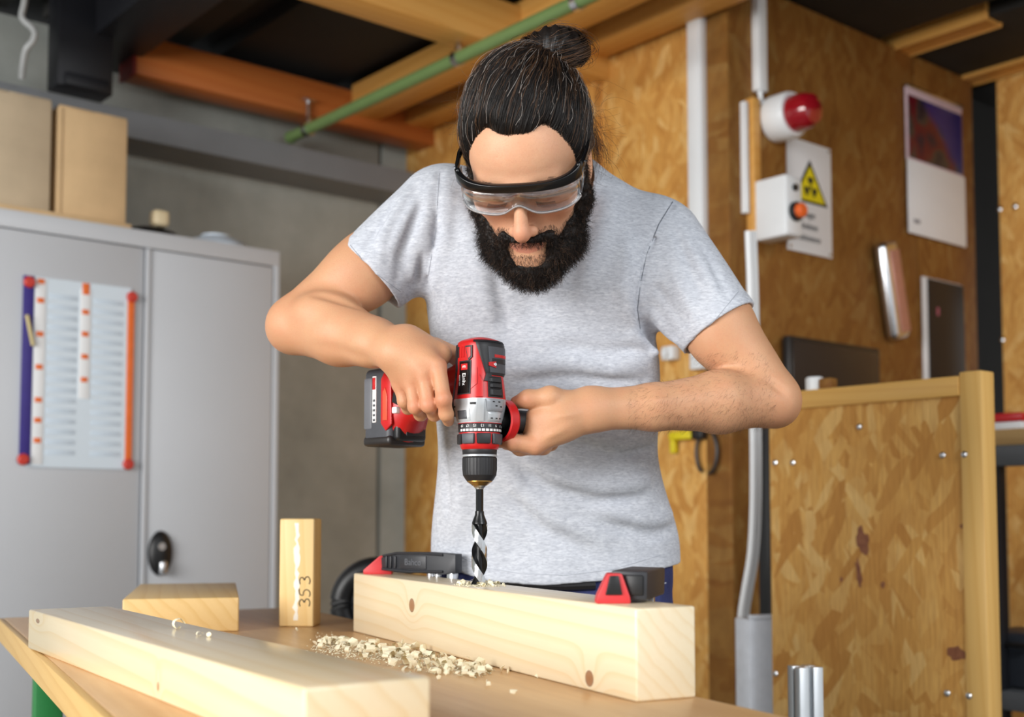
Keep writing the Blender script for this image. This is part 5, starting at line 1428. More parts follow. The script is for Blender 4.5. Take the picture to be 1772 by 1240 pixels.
qh = toH(base); L = NPR.uniform(0.005, 0.015, S) * np.where(qh[:, 2] > -0.075, 0.55, 1.0)
e1 = np.cross(dr, NPR.normal(size=(S, 3))); e1 /= np.linalg.norm(e1, axis=1, keepdims=True); e2 = np.cross(dr, e1)
w_ = NPR.uniform(5, 11, (S, 1)) * tt[None]; am = (NPR.uniform(0.0008, 0.0028, (S, 1)) * tt[None])
path = base[:, None] + dr[:, None] * (L[:, None] * tt[None])[..., None] + e1[:, None] * (np.cos(w_) * am)[..., None] + e2[:, None] * (np.sin(w_) * am)[..., None]
kid(strands('beard_strands', path, np.full(S, 0.00022), M_BEARD, None, 0.5), beard)
kid(strands('beard_strands', path[:1300] + NPR.normal(size=(1300, 1, 3)) * 0.002, np.full(1300, 0.0002), M_HAIRB, None, 0.5), beard)
# stubble edge: short hairs on the skin near the beard, and eyebrows
bm = np.where(inhead & (ev(brd, bv) < 0.008) & (ev(brd, bv) > 0.0) & (q[:, 1] > 0.02))[0]
bnm = vert_normals(bv, bq)
if len(bm):
    pk = NPR.choice(bm, 1500); dd = bnm[pk] * 0.5 + down + NPR.normal(size=(1500, 3)) * 0.35; dd /= np.linalg.norm(dd, axis=1, keepdims=True)
    pth = bv[pk][:, None] + dd[:, None] * (np.linspace(0, 0.005, 4)[None, :, None])
    kid(strands('stubble', pth, np.full(1500, 0.00017), M_HAIR, None, 0.4), beard)
eb = []
for s in (-1, 1):
    for i in range(190):
        t = RNG.random(); x = s * (0.014 + 0.036 * t); f = 0.101 - 0.022 * t * t; u = 0.0165 + 0.006 * math.sin(t * 2.6) + RNG.gauss(0, 0.0022)
        o_ = np.array([x, f, u]); d_ = np.array([s * 0.008, -0.001, 0.003 * (1 - 1.6 * t)]) + np.array([RNG.gauss(0, .001) for _ in range(3)])
        eb.append([H(*(o_ + d_ * k / 3)) for k in range(4)])
eyebrow = under(strands('eyebrows', np.array(eb), np.full(len(eb), 0.0003), M_HAIR, None, 0.4))
el = []
for s in (-1, 1):
    for i in range(46):
        t = i / 45; x = s * (0.019 + 0.025 * t); f = 0.0925 - 0.004 * (2 * t - 1) ** 2; u = -0.0075
        el.append([H(x + s * 0.001 * k, f + 0.0022 * k, u - 0.0014 * k) for k in range(4)])
lashes = under(strands('eyelashes', np.array(el), np.full(len(el), 0.00022), M_HAIR, None, 0.4))
# fine hair on the left forearm
cand = np.where((bv[:, 0] > 0.17) & (bv[:, 0] < 0.40) & (bv[:, 2] < 1.30) & (bnm[:, 1] < 0.2))[0]
cand = cand[ev(cap_n, bv[cand]) > 0.004]
pk = NPR.choice(cand, 1700); dd = bnm[pk] * 0.35 + np.array([-0.5, 0, -0.5]) + NPR.normal(size=(1700, 3)) * 0.25; dd /= np.linalg.norm(dd, axis=1, keepdims=True)
ah = under(strands('arm_hairs', bv[pk][:, None] + dd[:, None] * np.linspace(0, 0.009, 5)[None, :, None] + bnm[pk][:, None] * 0.0, np.full(1700, 0.00009), M_HAIRB, None, 0.4))

# --- safety goggles (worn: a thing of its own)
gog = empty('safety_goggles', Vector(H(0, 0.1, 0.0)))
tag(gog, 'clear safety goggles with a black brow bar worn by the man', 'goggles')
def ung(o, par=None):
    o.parent = gog; o.matrix_parent_inverse = Matrix.Translation(-gog.location); return o
M_GBLK = plain('goggle_black', srgb(14, 14, 16), 0.22, 0, 0.05, 40)
def gpath(t):                                           # t -1..1 round the brow
    a = t * math.radians(76); return (0.0785 * math.sin(a) / math.sin(math.radians(76)), 0.110 - 0.030 * ((1 - math.cos(a)) / (1 - math.cos(math.radians(76)))) ** 1.3)
def band(u0f, u1f, off0, off1, n=48, tmax=1.0):
    """a curved strip round the face between two heights, with thickness"""
    vs, fs = [], []
    for i in range(n + 1):
        t = -tmax + 2 * tmax * i / n; x, f = gpath(t); x2, f2 = gpath(t + 0.01)
        tx, tf = x2 - x, f2 - f; l = math.hypot(tx, tf); nx, nf = -tf / l, tx / l
        if nf < 0: nx, nf = -nx, -nf
        for off in (off0, off1):
            for u in (u0f(t), u1f(t)):
                vs.append(H(x + nx * off, f + nf * off, u))
    for i in range(n):
        a = i * 4; b = a + 4
        fs += [(a, a + 1, b + 1, b), (a + 2, b + 2, b + 3, a + 3), (a + 1, a + 3, b + 3, b + 1), (a, b, b + 2, a + 2)]
    fs += [(0, 2, 3, 1), (n * 4, n * 4 + 1, n * 4 + 3, n * 4 + 2)]
    return np.array(vs), np.array(fs)
v_, f_ = band(lambda t: 0.0225 + 0.002 * abs(t) ** 3 - 0.0, lambda t: 0.0335 + 0.010 * abs(t) ** 3, -0.002, 0.0055)
o = ung(mesh_obj('brow_bar', v_, f_, M_GBLK, None, False))
bv_ = o.modifiers.new('soft', 'BEVEL'); bv_.width = 0.0012; bv_.segments = 2
mg = N('clear_lens'); nt = mg.t
tr = mg.n('ShaderNodeBsdfTransparent'); tr.inputs[0].default_value = (0.95, 0.955, 0.96, 1)
gl = mg.n('ShaderNodeBsdfGlossy'); gl.inputs['Roughness'].default_value = 0.06; gl.inputs[0].default_value = (1, 1, 1, 1)
fr = mg.n('ShaderNodeFresnel'); fr.inputs[0].default_value = 1.58
fa = mg.math('ADD', mg.math('MULTIPLY', fr.outputs[0], 0.75), 0.01)
mx = mg.n('ShaderNodeMixShader'); mg.l(fa, mx.inputs[0]); mg.l(tr.outputs[0], mx.inputs[1]); mg.l(gl.outputs[0], mx.inputs[2])
mg.l(mx.outputs[0], nt.nodes['Material Output'].inputs[0])
M_LENS = mg.m
nose_cut = lambda t: 0.013 * math.exp(-(t / 0.15) ** 2)
v_, f_ = band(lambda t: -0.0115 + nose_cut(t) + 0.008 * abs(t) ** 4, lambda t: 0.024 + 0.002 * abs(t) ** 3, -0.0005, 0.0012, 64, 0.97)
ung(mesh_obj('lens', v_, f_, M_LENS, None, True))
rim = N('lens_rim'); rim.color(srgb(222, 226, 230)).set(0.15, 0, 0.6); rim.p.inputs['Transmission Weight'].default_value = 0.6; rim.p.inputs['Alpha'].default_value = 0.75
v_, f_ = band(lambda t: -0.0135 + nose_cut(t) + 0.008 * abs(t) ** 4, lambda t: -0.0113 + nose_cut(t) + 0.008 * abs(t) ** 4, -0.0010, 0.0022, 64, 0.97)
ung(mesh_obj('lens_rim', v_, f_, rim.m, None, True))
for s in (-1, 1):
    x, f = gpath(s * 1.0)
    def slab(pts, w, th, name, mat):
        vs, fs = [], []
        for (px_, pf, pu, hh) in pts:
            for dx in (0, th):
                for du in (-hh, hh): vs.append(H(px_ + s * dx, pf, pu + du))
        for i in range(len(pts) - 1):
            a = i * 4; b = a + 4; fs += [(a, a + 1, b + 1, b), (a + 2, b + 2, b + 3, a + 3), (a + 1, a + 3, b + 3, b + 1), (a, b, b + 2, a + 2)]
        fs += [(0, 2, 3, 1), (len(vs) - 4, len(vs) - 3, len(vs) - 1, len(vs) - 2)]
        return ung(mesh_obj(name, np.array(vs), np.array(fs), mat, None, False))
    slab([(s * 0.0775, 0.086, 0.0330, 0.0098), (s * 0.0820, 0.066, 0.034, 0.0065), (s * 0.0848, 0.03, 0.033, 0.0045), (s * 0.0850, -0.02, 0.026, 0.004)], 0, 0.0035, 'temple', M_GBLK)
    slab([(s * 0.0785, 0.078, 0.010, 0.014), (s * 0.0815, 0.048, 0.016, 0.010)], 0, 0.0015, 'side_shield', M_LENS)
    B().lathe([(0.0028, 0), (0.0022, 0.0012)], 10, Matrix.Translation(Vector(H(s * 0.0865, 0.064, 0.034)))).done('hinge_pin', M_CHROME).parent = None
    ung(bpy.data.objects[[o.name for o in bpy.data.objects if o.name.startswith('hinge_pin')][-1]])
# ------------------------------------------------------------------ cordless drill, bit pointing down
DX, DY = -0.0464, 1.74
RD = math.radians(-45)
zy = lambda y: P(830, y, DY).z
drill = tag(empty('cordless_drill', (DX, DY, 0), RD), 'red and black cordless drill pointing straight down into the beam', 'drill')
M_DRED = plain('drill_red', srgb(196, 26, 28), 0.36, 0, 0.04, 60); M_DBLK = plain('drill_black', srgb(30, 30, 33), 0.5, 0, 0.12, 120, 0.1)
M_DGRY = plain('drill_grey', srgb(72, 74, 80), 0.45, 0, 0.06, 80); M_SILV = plain('drill_silver', srgb(190, 194, 198), 0.34, 0.35, 0.03, 60)
M_GOLD = plain('brass', srgb(176, 136, 72), 0.3, 0.9, 0.05, 60); M_STEELB = plain('bit_steel', srgb(205, 207, 210), 0.24, 1.0, 0.06, 90); M_WHT = plain('white_print', srgb(240, 240, 240), 0.5, 0, 0.01)
M_BITB = plain('bit_black', srgb(20, 20, 22), 0.25, 0.3, 0.1, 60)
PROF = [(592, .0275), (596, .0298), (606, .0305), (650, .0306), (668, .0325), (690, .0342), (693, .0345), (702, .0345), (725, .0332), (733, .0318)]
_pz = np.array([zy(y) for y, r in PROF])[::-1]; _pr = np.array([r for y, r in PROF])[::-1]
NEX = 2.7
def brad(th, z):
    c, s = abs(math.cos(th)), abs(math.sin(th))
    r = np.interp(z, _pz, _pr); n = 2.0 + (NEX - 2.0) * min(1, max(0, (z - zy(728)) / (zy(700) - zy(728))))
    return r / (c ** n + s ** n) ** (1 / n)
def surf(th, z, off):
    r = brad(th, z) + off; return (r * math.cos(th), r * math.sin(th), z)
def loft(ys, name, mat, n=64, off=0.0, close_top=False, close_bot=True):
    k = B(); rings = []
    for y in ys:
        rings.append([k.bm.verts.new(surf(2 * math.pi * i / n, zy(y), off)) for i in range(n)])
    if close_top:
        for f, dz in ((0.86, 0.0022), (0.6, 0.0032)):
            rings.insert(0, [k.bm.verts.new((v.co.x * f, v.co.y * f, v.co.z + dz)) for v in rings[0 if f == 0.86 else 0]])
    for a, b in zip(rings, rings[1:]):
        for i in range(n): k.bm.faces.new((a[i], a[(i + 1) % n], b[(i + 1) % n], b[i]))
    k.bm.faces.new(rings[0]); k.bm.faces.new(rings[-1])
    return k.done(name, mat, drill)
def patch(c, off, thick, name, mat, parent=drill, nu=10, nv=8, bev=0.0):
    """c: four (theta deg, picture row) corners, ccw; raised plate that follows the housing"""
    k = B(); top, bot = [], []
    for j in range(nv + 1):
        rt, rb = [], []
        for i in range(nu + 1):
            u, v = i / nu, j / nv
            th = (1 - v) * ((1 - u) * c[0][0] + u * c[1][0]) + v * ((1 - u) * c[3][0] + u * c[2][0])
            y = (1 - v) * ((1 - u) * c[0][1] + u * c[1][1]) + v * ((1 - u) * c[3][1] + u * c[2][1])
            edge = min(u, 1 - u, v, 1 - v) < 1e-6
            rt.append(k.bm.verts.new(surf(math.radians(th), zy(y), off + thick - (bev if edge else 0)))); rb.append(k.bm.verts.new(surf(math.radians(th), zy(y), off - 0.001)))
        top.append(rt); bot.append(rb)
    for j in range(nv):
        for i in range(nu):
            k.bm.faces.new((top[j][i], top[j][i + 1], top[j + 1][i + 1], top[j + 1][i])); k.bm.faces.new((bot[j][i], bot[j + 1][i], bot[j + 1][i + 1], bot[j][i + 1]))
    for j in range(nv):
        k.bm.faces.new((top[j][0], top[j + 1][0], bot[j + 1][0], bot[j][0])); k.bm.faces.new((top[j][nu], bot[j][nu], bot[j + 1][nu], top[j + 1][nu]))
    for i in range(nu):
        k.bm.faces.new((top[0][i], bot[0][i], bot[0][i + 1], top[0][i + 1])); k.bm.faces.new((top[nv][i], top[nv][i + 1], bot[nv][i + 1], bot[nv][i]))
    return k.done(name, mat, parent, angle=50)
def rect(t0, t1, y0, y1): return [(t0, y0), (t1, y0), (t1, y1), (t0, y1)]
hous = loft([592, 595, 598, 602, 606, 620, 635, 650, 658, 668, 680, 690, 692], 'motor_housing', M_DRED, close_top=True)
gear = loft([692, 694, 702, 712, 725, 730, 733], 'gear_housing', M_SILV)
patch(rect(-60, 178, 592.5, 596), 0.0, 0.0022, 'rear_cap', M_DBLK, nu=40)
patch([(-55, 595), (62, 595), (62, 652), (-28, 652)], 0.0, 0.0026, 'rear_cap', M_DBLK, nu=24, nv=14, bev=0.0012)
patch([(-28, 650), (-12, 650), (-18, 663), (-34, 663)], 0.0, 0.0022, 'rear_cap', M_DBLK)
patch([(62, 595), (178, 595), (178, 640), (62, 652)], 0.0, 0.0024, 'rear_cap', M_DBLK, nu=24)
patch([(-24, 604), (50, 604), (50, 648), (-18, 648)], 0.0026, 0.0008, 'rear_cap', M_DGRY, nu=16)
patch(rect(-5, 40, 617, 622), 0.0034, 0.0007, 'cap_mark', M_DRED); patch(rect(-12, 38, 624, 632), 0.0034, 0.0006, 'cap_slot', M_BLACKP)
patch([(-22, 631), (-2, 629), (-2, 640), (-22, 637)], 0.0034, 0.0014, 'lock_tab', M_DRED)
B().lathe([(0.0028, 0), (0.0024, 0.0012)], 14, Matrix.Translation(surf(math.radians(-5), zy(634), 0.0040)) @ Matrix.Rotation(math.radians(90), 4, 'Y')).done('screw', M_CHROME, drill)
# hexagonal vent and side vents
patch([(-84, 602), (-62, 602), (-62, 622), (-72, 628)], 0.0, 0.0020, 'vent_frame', M_DBLK); patch([(-80, 605), (-66, 605), (-66, 620), (-72, 624)], 0.0020, 0.0006, 'vent', M_DRED)
for t in (-116, -104, -95): patch(rect(t, t + 5, 602, 621), 0.0, 0.0009, 'vent', M_DBLK if t == -116 else M_DRED)
patch([(-128, 598), (-119, 598), (-119, 640), (-128, 655)], 0.0, 0.0014, 'side_grip', M_DBLK); patch([(-150, 600), (-128, 598), (-128, 690), (-150, 690)], 0.0, 0.0016, 'side_grip', M_DBLK)
# name plate
lab = patch(rect(-105, -68, 629, 683), 0.0, 0.0012, 'name_plate', plain('gloss_black', srgb(16, 16, 18), 0.15))
patch(rect(-108, -65, 627, 685), 0.0, 0.0007, 'name_plate_rim', M_DBLK)
def onsurf(th, y, off, xdir, ydir):
    """frame on the housing: xdir / ydir given as (tangent, up) combinations"""
    t = math.radians(th); e = 0.02
    p0, p1 = Vector(surf(t - e, zy(y), off)), Vector(surf(t + e, zy(y), off)); tg = (p1 - p0).normalized(); up = Vector((0, 0, 1))
    X = tg * xdir[0] + up * xdir[1]; Y = tg * ydir[0] + up * ydir[1]; Z = X.cross(Y)
    M = Matrix((X, Y, Z)).transposed().to_4x4(); M.translation = Vector(surf(t, zy(y), off)); return M
em = patch(rect(-99, -76, 632.5, 643), 0.0012, 0.0005, 'emblem', M_DRED)
text_obj('emblem_mark', 'E', 0.0085, M_WHT, drill, onsurf(-87.5, 637.8, 0.0020, (0, -1), (1, 0)), 0.0002)
text_obj('name_text', 'Einhell', 0.0098, M_WHT, drill, onsurf(-86, 662.5, 0.00165, (0, -1), (1, 0)), 0.0002, sx=0.92)
text_obj('name_text', 'POWER X-CHANGE', 0.0026, M_WHT, drill, onsurf(-101, 664, 0.00165, (0, -1), (1, 0)), 0.0001, sx=0.9)
# speed switch
patch(rect(-24, 22, 654, 690), 0.0, 0.0012, 'switch_recess', M_BLACKP)
for y0, y1 in ((656, 665), (666.5, 674), (675.5, 688)): patch(rect(-20, 17, y0, y1), 0.0010, 0.0030, 'speed_switch', M_DBLK, bev=0.0018)
patch([(-64, 640), (-50, 640), (-50, 668), (-64, 676)], 0.0, 0.0010, 'housing_rib', M_DRED); patch([(-45, 652), (-36, 664), (-36, 690), (-52, 690)], 0.0, 0.0016, 'housing_rib', M_DRED)
# silver gear housing details
patch(rect(-108, -76, 712, 727), 0.0, 0.0014, 'pad', M_DGRY, bev=0.0008); patch(rect(-114, -68, 709, 730), 0.0, 0.0006, 'pad_rim', M_SILV)
patch([(-30, 693), (24, 693), (20, 714), (-26, 714)], 0.0, 0.0030, 'mode_plate', plain('mode_grey', srgb(150, 154, 160), 0.4, 0.2), bev=0.0012)
patch(rect(-24, 18, 716, 731), 0.0, 0.0016, 'mode_plate', M_SILV, bev=0.0008)
for t, y in ((-12, 698), (4, 698), (-4, 705), (10, 706), (-14, 726), (0, 726), (12, 726)): patch(rect(t - 3, t + 3, y - 1, y + 1), 0.0030 if y < 715 else 0.0016, 0.0002, 'mode_mark', M_INK, nu=2, nv=2)
patch(rect(-66, -52, 699, 703), 0.0, 0.0006, 'screw_slot', M_INK); patch(rect(-140, -118, 703, 706), 0.0, 0.0006, 'screw_slot', M_INK); patch([(-46, 693), (-34, 693), (-34, 731), (-52, 731)], 0.0, 0.0016, 'housing_rib', M_SILV)
# torque ring with numbers
def ringp(rows, n=48): return [(r, zy(y)) for y, r in sorted(rows, key=lambda t: -t[0])]
tr_ = B().lathe(ringp([(733, .0302), (735, .0312), (747, .0308), (749, .0300)]), 64).done('torque_scale', M_DBLK, drill)
B().lathe(ringp([(732.2, .0318), (734, .0316)]), 64).done('scale_ring', M_DRED, drill)
for i in range(11):
    t = math.radians(-96 + 20 * i); nm = str(19 - 2 * i) if 19 - 2 * i > 0 else ''
    X = Vector((math.sin(t), -math.cos(t), 0)); Y = Vector((0, 0, -1)); Z = X.cross(Y)
    if Z.dot(Vector((math.cos(t), math.sin(t), 0))) < 0: X = -X; Z = X.cross(Y)
    M = Matrix((X, Y, Z)).transposed().to_4x4(); M.translation = Vector((0.0314 * math.cos(t), 0.0314 * math.sin(t), zy(738)))
    if nm: text_obj('scale_number', nm, 0.0055, M_WHT, tr_, M, 0.0001)
for i in range(16):
    t0 = math.radians(-104 + 11 * i); t1 = t0 + math.radians(8.5); k = B()
    a = [(0.0312 * math.cos(t), 0.0312 * math.sin(t)) for t in np.linspace(t0, t1, 4)]
    lo = [k.bm.verts.new((x, y, zy(747.5))) for x, y in a]; hi = [k.bm.verts.new((x, y, zy(743.5))) for x, y in a]
    for j in range(3): k.bm.faces.new((lo[j], lo[j + 1], hi[j + 1], hi[j]))
    k.done('scale_tick', M_WHT, tr_)
tg_ = B().lathe(ringp([(749, .0296), (752, .0298), (770, .0284), (776, .0270), (778, .0250)]), 64).done('torque_ring', M_DRED, drill)
for i in range(8):
    t = math.radians(-122 + 45 * i); 
    M = Matrix.Rotation(t, 4, 'Z')
    k = B()
    k.prism([(-0.0095, zy(769)), (0.0095, zy(769)), (0.0105, zy(751)), (-0.0105, zy(751))], 0.006, M @ Matrix.Rotation(math.radians(90), 4, 'Z') @ Matrix.Translation((0, -0.0315, 0)), 0.0015)
    k.done('grip_pad', M_DGRY if i % 2 == 1 else M_DBLK, tg_)
B().lathe(ringp([(777, .0248), (779, .0250), (786, .0246), (787, .0240)]), 56).done('chuck_collar', M_DBLK, drill)
B().lathe(ringp([(786.5, .0246), (787, .0252), (790, .0252), (790.5, .0246)]), 56).done('chuck_ring', M_SILV, drill)
ck = B()
n = 72; rows = [(790.5, .0236), (793, .0246), (812, .0246), (822, .0236), (829, .0205), (833, .0176)]
rings = []
for y, r in rows:
    rings.append([ck.bm.verts.new(((r + (0.0004 if i % 2 and 792 < y < 823 else 0)) * math.cos(2 * math.pi * i / n), (r + (0.0004 if i % 2 and 792 < y < 823 else 0)) * math.sin(2 * math.pi * i / n), zy(y))) for i in range(n)])
for a, b in zip(rings, rings[1:]):
    for i in range(n): ck.bm.faces.new((a[i], a[(i + 1) % n], b[(i + 1) % n], b[i]))
ck.bm.faces.new(rings[0]); ck.bm.faces.new(rings[-1])
ck.done('chuck_sleeve', M_DBLK, drill, angle=20)
B().lathe(ringp([(831, .0184), (833, .0184), (838, .0125), (840, .0105)]), 48).done('chuck_nose', M_GOLD, drill)
B().lathe(ringp([(839, .0098), (842, .0088), (844, .0066), (846, .0062)]), 32).done('chuck_jaw', M_STEELB, drill)
# pistol handle and foot, mostly inside the hand
k = B(); n = 28; rings = []
for s, y, rz_, ry_ in ((-0.018, 655, .027, .0235), (-0.045, 662, .0235, .0205), (-0.08, 672, .0225, .0200), (-0.115, 684, .024, .0210), (-0.138, 693, .032, .0260), (-0.150, 698, .050, .0330), (-0.160, 700, .0535, .0345)):
    zc = P(760, y, 1.80).z
    rings.append([k.bm.verts.new((s, ry_ * math.copysign(abs(math.sin(q)) ** 0.8, math.sin(q)), zc + rz_ * math.copysign(abs(math.cos(q)) ** 0.8, math.cos(q)))) for q in [2 * math.pi * i / n for i in range(n)]])
for a, b in zip(rings, rings[1:]):
    for i in range(n): k.bm.faces.new((a[i], a[(i + 1) % n], b[(i + 1) % n], b[i]))
k.bm.faces.new(rings[0]); k.bm.faces.new(rings[-1])
k.done('handle', M_DRED, drill)
zh = P(690, 712, 1.85).z
B().box((-0.150, -0.030, zh), (0.012, 0.012, 0.010), 0.002).done('work_light', M_WHT, drill)
B().prism([(-0.004, 0), (0.016, -0.008), (0.018, 0.008), (0.0, 0.016)], 0.014, Matrix.Translation((-0.150, -0.038, zh + 0.012)), 0.002).done('foot_inset', M_BLACKP, drill)
B().box((-0.045, 0.0, P(770, 705, 1.77).z), (0.028, 0.016, 0.026), 0.005, 3).done('trigger', M_DBLK, drill)
# battery
z1 = P(683, 639, 1.868).z; z0 = P(683, 768, 1.868).z; zc = (z0 + z1) / 2; hh = z1 - z0
bat = B().box((-0.192, 0, zc), (0.064, 0.072, hh), 0.009, 4).done('battery', M_DGRY, drill); bat['label'] = 'dark grey battery pack'
B().box((-0.212, -0.034, zc + 0.004), (0.020, 0.007, hh - 0.036), 0.003).done('side_plate', plain('battery_side', srgb(104, 106, 112), 0.45), bat)
B().box((-0.196, -0.0355, zc + 0.010), (0.009, 0.004, hh * 0.62), 0.001).done('label_strip', M_WHT, bat)
B().box((-0.196, -0.0372, zc + 0.034), (0.007, 0.002, hh * 0.16), 0.0006).done('label_mark', M_DRED, bat)
for i in range(5): B().box((-0.1955, -0.0374, zc - 0.022 + i * 0.0075), (0.005, 0.0015, 0.0036), 0.0004).done('label_mark', M_DGRY, bat)
fr_ = B().prism([(-0.180, zc + 0.040), (-0.172, zc + 0.050), (-0.156, zc + 0.034), (-0.154, zc - 0.030), (-0.168, zc - 0.040), (-0.180, zc - 0.028)], 0.004, Matrix.Translation((0, -0.0375, 0)), 0.0015).done('red_panel', M_DRED, bat)
B().prism([(-0.174, zc + 0.020), (-0.168, zc + 0.026), (-0.163, zc + 0.012), (-0.163, zc - 0.024), (-0.174, zc - 0.024)], 0.002, Matrix.Translation((0, -0.0388, 0)), 0.0006).done('panel_inset', plain('orange_red', srgb(214, 84, 56), 0.4), bat)
B().box((-0.156, 0.0, z0 + 0.026), (0.016, 0.058, 0.046), 0.006, 3).done('front_block', M_BLACKP, bat)
B().box((-0.1475, 0.004, z0 + 0.020), (0.004, 0.036, 0.020), 0.002).done('release_button', plain('soft_black', srgb(40, 40, 44), 0.3), bat)
B().box((-0.1475, 0.0, z0 + 0.042), (0.003, 0.046, 0.011), 0.001).done('charge_display', M_INK, bat)
for i in range(4): B().box((-0.1455, -0.010 + i * 0.008, z0 + 0.042), (0.0012, 0.004, 0.005), 0.0004).done('charge_led', plain('led_grey', srgb(150, 152, 156), 0.4), bat)
B().box((-0.192, 0, z0 + 0.004), (0.066, 0.074, 0.016), 0.006, 3).done('battery_base', plain('base_brownblack', srgb(38, 34, 34), 0.4), bat)
# side handle with flange
hc = Vector(P(869, 728, 1.752)); hdir = Vector((0.80, 0.60, 0.0)).normalized()
Rloc = Matrix.Rotation(-RD, 4, 'Z'); 
Mw = Matrix.Translation(hc) @ hdir.to_track_quat('Z', 'Y').to_matrix().to_4x4()
Ml = (Matrix.Translation((DX, DY, 0)) @ Matrix.Rotation(RD, 4, 'Z')).inverted() @ Mw
sh_ = B().lathe([(0.0135, -0.030), (0.0135, 0.004), (0.022, 0.0015), (0.0272, -0.004), (0.0278, 0.010), (0.018, 0.014), (0.0150, 0.018)], 40, Ml).done('side_handle', M_BLACKP, drill)
B().lathe([(0.0272, -0.0045), (0.0304, -0.0035), (0.0308, 0.008), (0.0270, 0.0125)], 40, Ml, cap=False).done('flange_rim', M_DRED, sh_)
B().lathe([(0.0150, 0.016), (0.0172, 0.03), (0.0160, 0.07), (0.0172, 0.105), (0.0120, 0.116)], 32, Ml).done('grip', M_DBLK, sh_)
B().lathe([(0.0290, -0.006), (0.0300, -0.002), (0.0300, 0.004)], 8, Matrix.Translation((0, 0, zy(722)))).done('clamp_band', M_BLACKP, sh_)

# ------------------------------------------------------------------ the auger bit
zt_ = Z_B + BH
bit = tag(empty('drill_bit', (DX, DY, zt_), 0), 'long spiral wood bit with bright lands and black flutes under the chuck', 'drill bit')
zb_ = lambda y: zy(y) - zt_
B().lathe([(0.0062, zb_(888)), (0.0054, zb_(884)), (0.0054, zb_(846)), (0.0048, zb_(838))], 6).done('shank', M_BITB, bit, angle=20)
B().lathe([(0.0112, zb_(906)), (0.0105, zb_(902)), (0.0066, zb_(890)), (0.0064, zb_(884))], 28).done('neck', M_BITB, bit)
k = B(); n = 40; rows = 90; ztop = zb_(905); zbot = -0.045; rings = []
pitch = 0.098
for j in range(rows + 1):
    z = ztop + (zbot - ztop) * j / rows; tw = -2 * math.pi * (z - ztop) / pitch
    ring = []
    for i in range(n):
        a = 2 * math.pi * i / n; f = 0.5 + 0.5 * math.cos(2 * (a)); r = 0.0052 + 0.0055 * min(1, max(0, (f - 0.35) / 0.25)) if j > 0 else 0.009
        ring.append(k.bm.verts.new((r * math.cos(a + tw), r * math.sin(a + tw), z)))
    rings.append(ring)
for a, b in zip(rings, rings[1:]):
    for i in range(n): k.bm.faces.new((a[i], a[(i + 1) % n], b[(i + 1) % n], b[i]))
k.bm.faces.new(rings[0]); k.bm.faces.new(rings[-1])
k.done('flutes', M_BITB, bit, angle=40)
for s in (0, 1):
    k = B(); rings = []
    for j in range(rows + 1):
        z = ztop - 0.002 + (zbot - ztop) * j / rows; tw = -2 * math.pi * (z - ztop) / pitch + math.pi * s
        rings.append([k.bm.verts.new((r * math.cos(a + tw), r * math.sin(a + tw), z)) for r, a in ((0.0104, -0.62), (0.0112, -0.58), (0.0113, -0.2), (0.0113, 0.2), (0.0112, 0.58), (0.0104, 0.62))])
    for a, b in zip(rings, rings[1:]):
        for i in range(6): k.bm.faces.new((a[i], a[(i + 1) % 6], b[(i + 1) % 6], b[i]))
    k.bm.faces.new(rings[0]); k.bm.faces.new(rings[-1])
    k.done('cutting_land', M_STEELB, bit, angle=40)

# ------------------------------------------------------------------ chips and sawdust
M_CHIP = plain('wood_chip', srgb(250, 238, 208), 0.75, 0, 0.10, 200)
def chip_mesh(seed, curl):
    r = random.Random(seed); bm = bmesh.new()
    if curl:                                             # a rolled shaving
        n, m = 9, 2; turns = r.uniform(0.55, 0.95); g = []
        for i in range(n + 1):
            a = turns * 2 * math.pi * i / n; rad = 0.5 * (1 - 0.35 * i / n) * r.uniform(0.9, 1.1)
            g.append([bm.verts.new((rad * math.cos(a), y * r.uniform(0.8, 1.15) + 0.08 * i / n, 0.42 + rad * math.sin(a))) for y in (-0.35, 0.35)])
        for i in range(n): bm.faces.new((g[i][0], g[i + 1][0], g[i + 1][1], g[i][1]))
    else:                                                # a crumpled flake
        bmesh.ops.create_icosphere(bm, subdivisions=1, radius=0.5)
        ax = Vector((r.gauss(0, 1), r.gauss(0, 1), r.gauss(0, 1))).normalized()
        for v in bm.verts:
            v.co = v.co - ax * v.co.dot(ax) * 0.55; v.co *= r.uniform(0.45, 1.35); v.co.z = v.co.z + 0.30
        lo = min(v.co.z for v in bm.verts)
        for v in bm.verts: v.co.z -= lo
    me = bpy.data.meshes.new('wood_chip'); bm.to_mesh(me); bm.free(); me.materials.append(M_CHIP)
    return me
CH = [chip_mesh(i, i % 2 == 0) for i in range(9)]
def chip(p, size, label, group):
    o = bpy.data.objects.new('wood_chip', CH[RNG.randrange(9)]); COL.objects.link(o)
    o.location = p; o.scale = (size, size * RNG.uniform(0.7, 1.2), size * RNG.uniform(0.7, 1.0)); o.rotation_euler = (0, 0, RNG.uniform(0, 6.28))
    return tag(o, label, 'wood chip', group)
n_ = 0
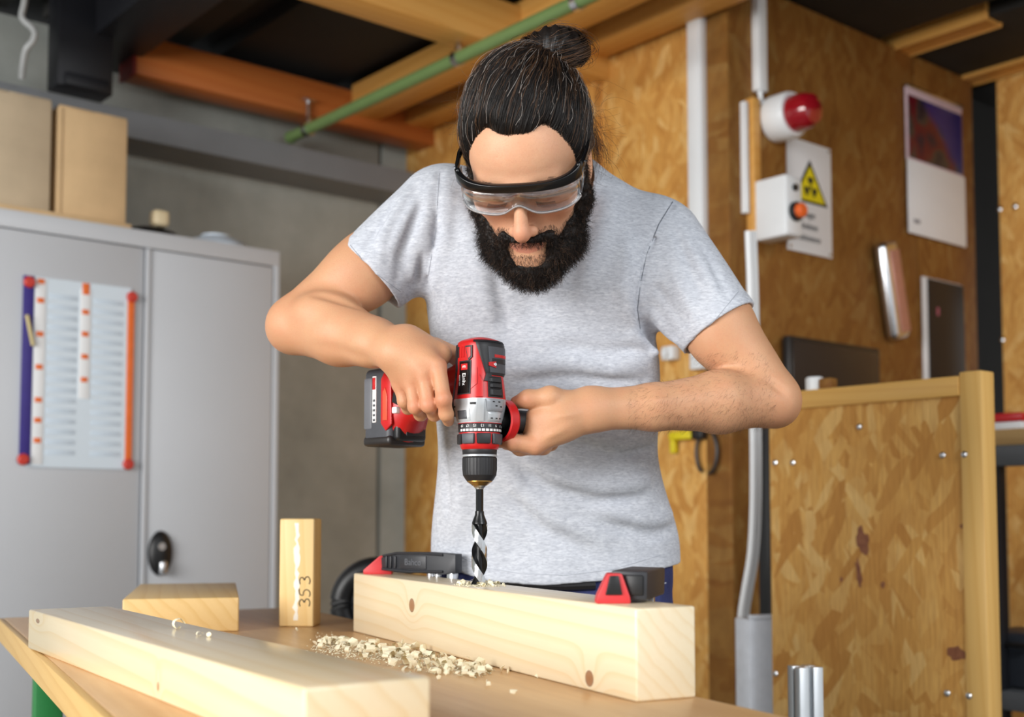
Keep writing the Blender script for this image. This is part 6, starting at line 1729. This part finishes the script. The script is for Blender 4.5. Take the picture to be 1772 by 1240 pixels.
while n_ < 165:
    t = RNG.random(); x = 548 + 300 * t + RNG.gauss(0, 6); y = 1112 + 42 * t + RNG.gauss(0, 1) * (4 + 12 * t)
    if RNG.random() < 0.12: x = RNG.uniform(680, 900); y = RNG.uniform(1150, 1168)
    p = onz(x, y, Z_B); d = p - bo
    if d.dot(E2) > -0.012: continue
    chip(p, RNG.uniform(0.008, 0.017), 'pale curled wood chip in the heap in front of the clamped beam', 'wood chips on the bench'); n_ += 1
for x, y in ((514, 1092), (820, 1172), (845, 1188), (890, 1200), (772, 1168), (930, 1172), (880, 1166)):
    chip(onz(x, y, Z_B), 0.010, 'single wood chip lying apart from the heap on the bench', 'stray wood chips')
for x, y, s in ((308, 1088, 0.016), (345, 1100, 0.008), (362, 1102, 0.007)):
    chip(onz(x, y, Z_B + 0.058), s, 'wood chip lying on top of the long plank', 'chips on the plank')
for i in range(46):
    a = RNG.uniform(0, 6.28); rr = RNG.uniform(0.013, 0.036)
    p = Vector((DX + rr * math.cos(a), DY + rr * math.sin(a), zt_)); d = p - bo
    if not (0.006 < d.dot(E2) < BWD - 0.006): continue
    chip(p, RNG.uniform(0.004, 0.009), 'small wood chip thrown up round the drilled hole', 'chips round the bit')
def dust(name, pts, size, label):
    S_ = len(pts); vs = []
    for p in pts:
        s = size * RNG.uniform(0.5, 1.4); a = RNG.uniform(0, 6.28)
        for k in range(3): vs.append((p.x + s * math.cos(a + k * 2.1), p.y + s * math.sin(a + k * 2.1), p.z + 0.0003))
        vs.append((p.x, p.y, p.z + s * 0.9))
    f = np.concatenate([np.array([(0, 1, 3), (1, 2, 3), (2, 0, 3), (0, 2, 1)]) + 4 * i for i in range(S_)])
    o = mesh_obj(name, np.array(vs), f, M_CHIP, None, False); return tag(o, label, 'sawdust', None, 'stuff')
pts = []
while len(pts) < 1500:
    t = RNG.random(); p = onz(555 + 290 * t + RNG.gauss(0, 14), 1116 + 38 * t + RNG.gauss(0, 9), Z_B)
    if (p - bo).dot(E2) < -0.004: pts.append(p)
dust('sawdust', pts, 0.0018, 'fine pale sawdust spread under the wood chips on the bench')
pts = []
while len(pts) < 500:
    a = RNG.uniform(0, 6.28); rr = 0.012 + abs(RNG.gauss(0, 0.014)); p = Vector((DX + rr * math.cos(a), DY + rr * math.sin(a), zt_)); d = p - bo
    if 0.003 < d.dot(E2) < BWD - 0.003: pts.append(p)
dust('sawdust', pts, 0.0017, 'ring of sawdust round the bit on top of the beam')
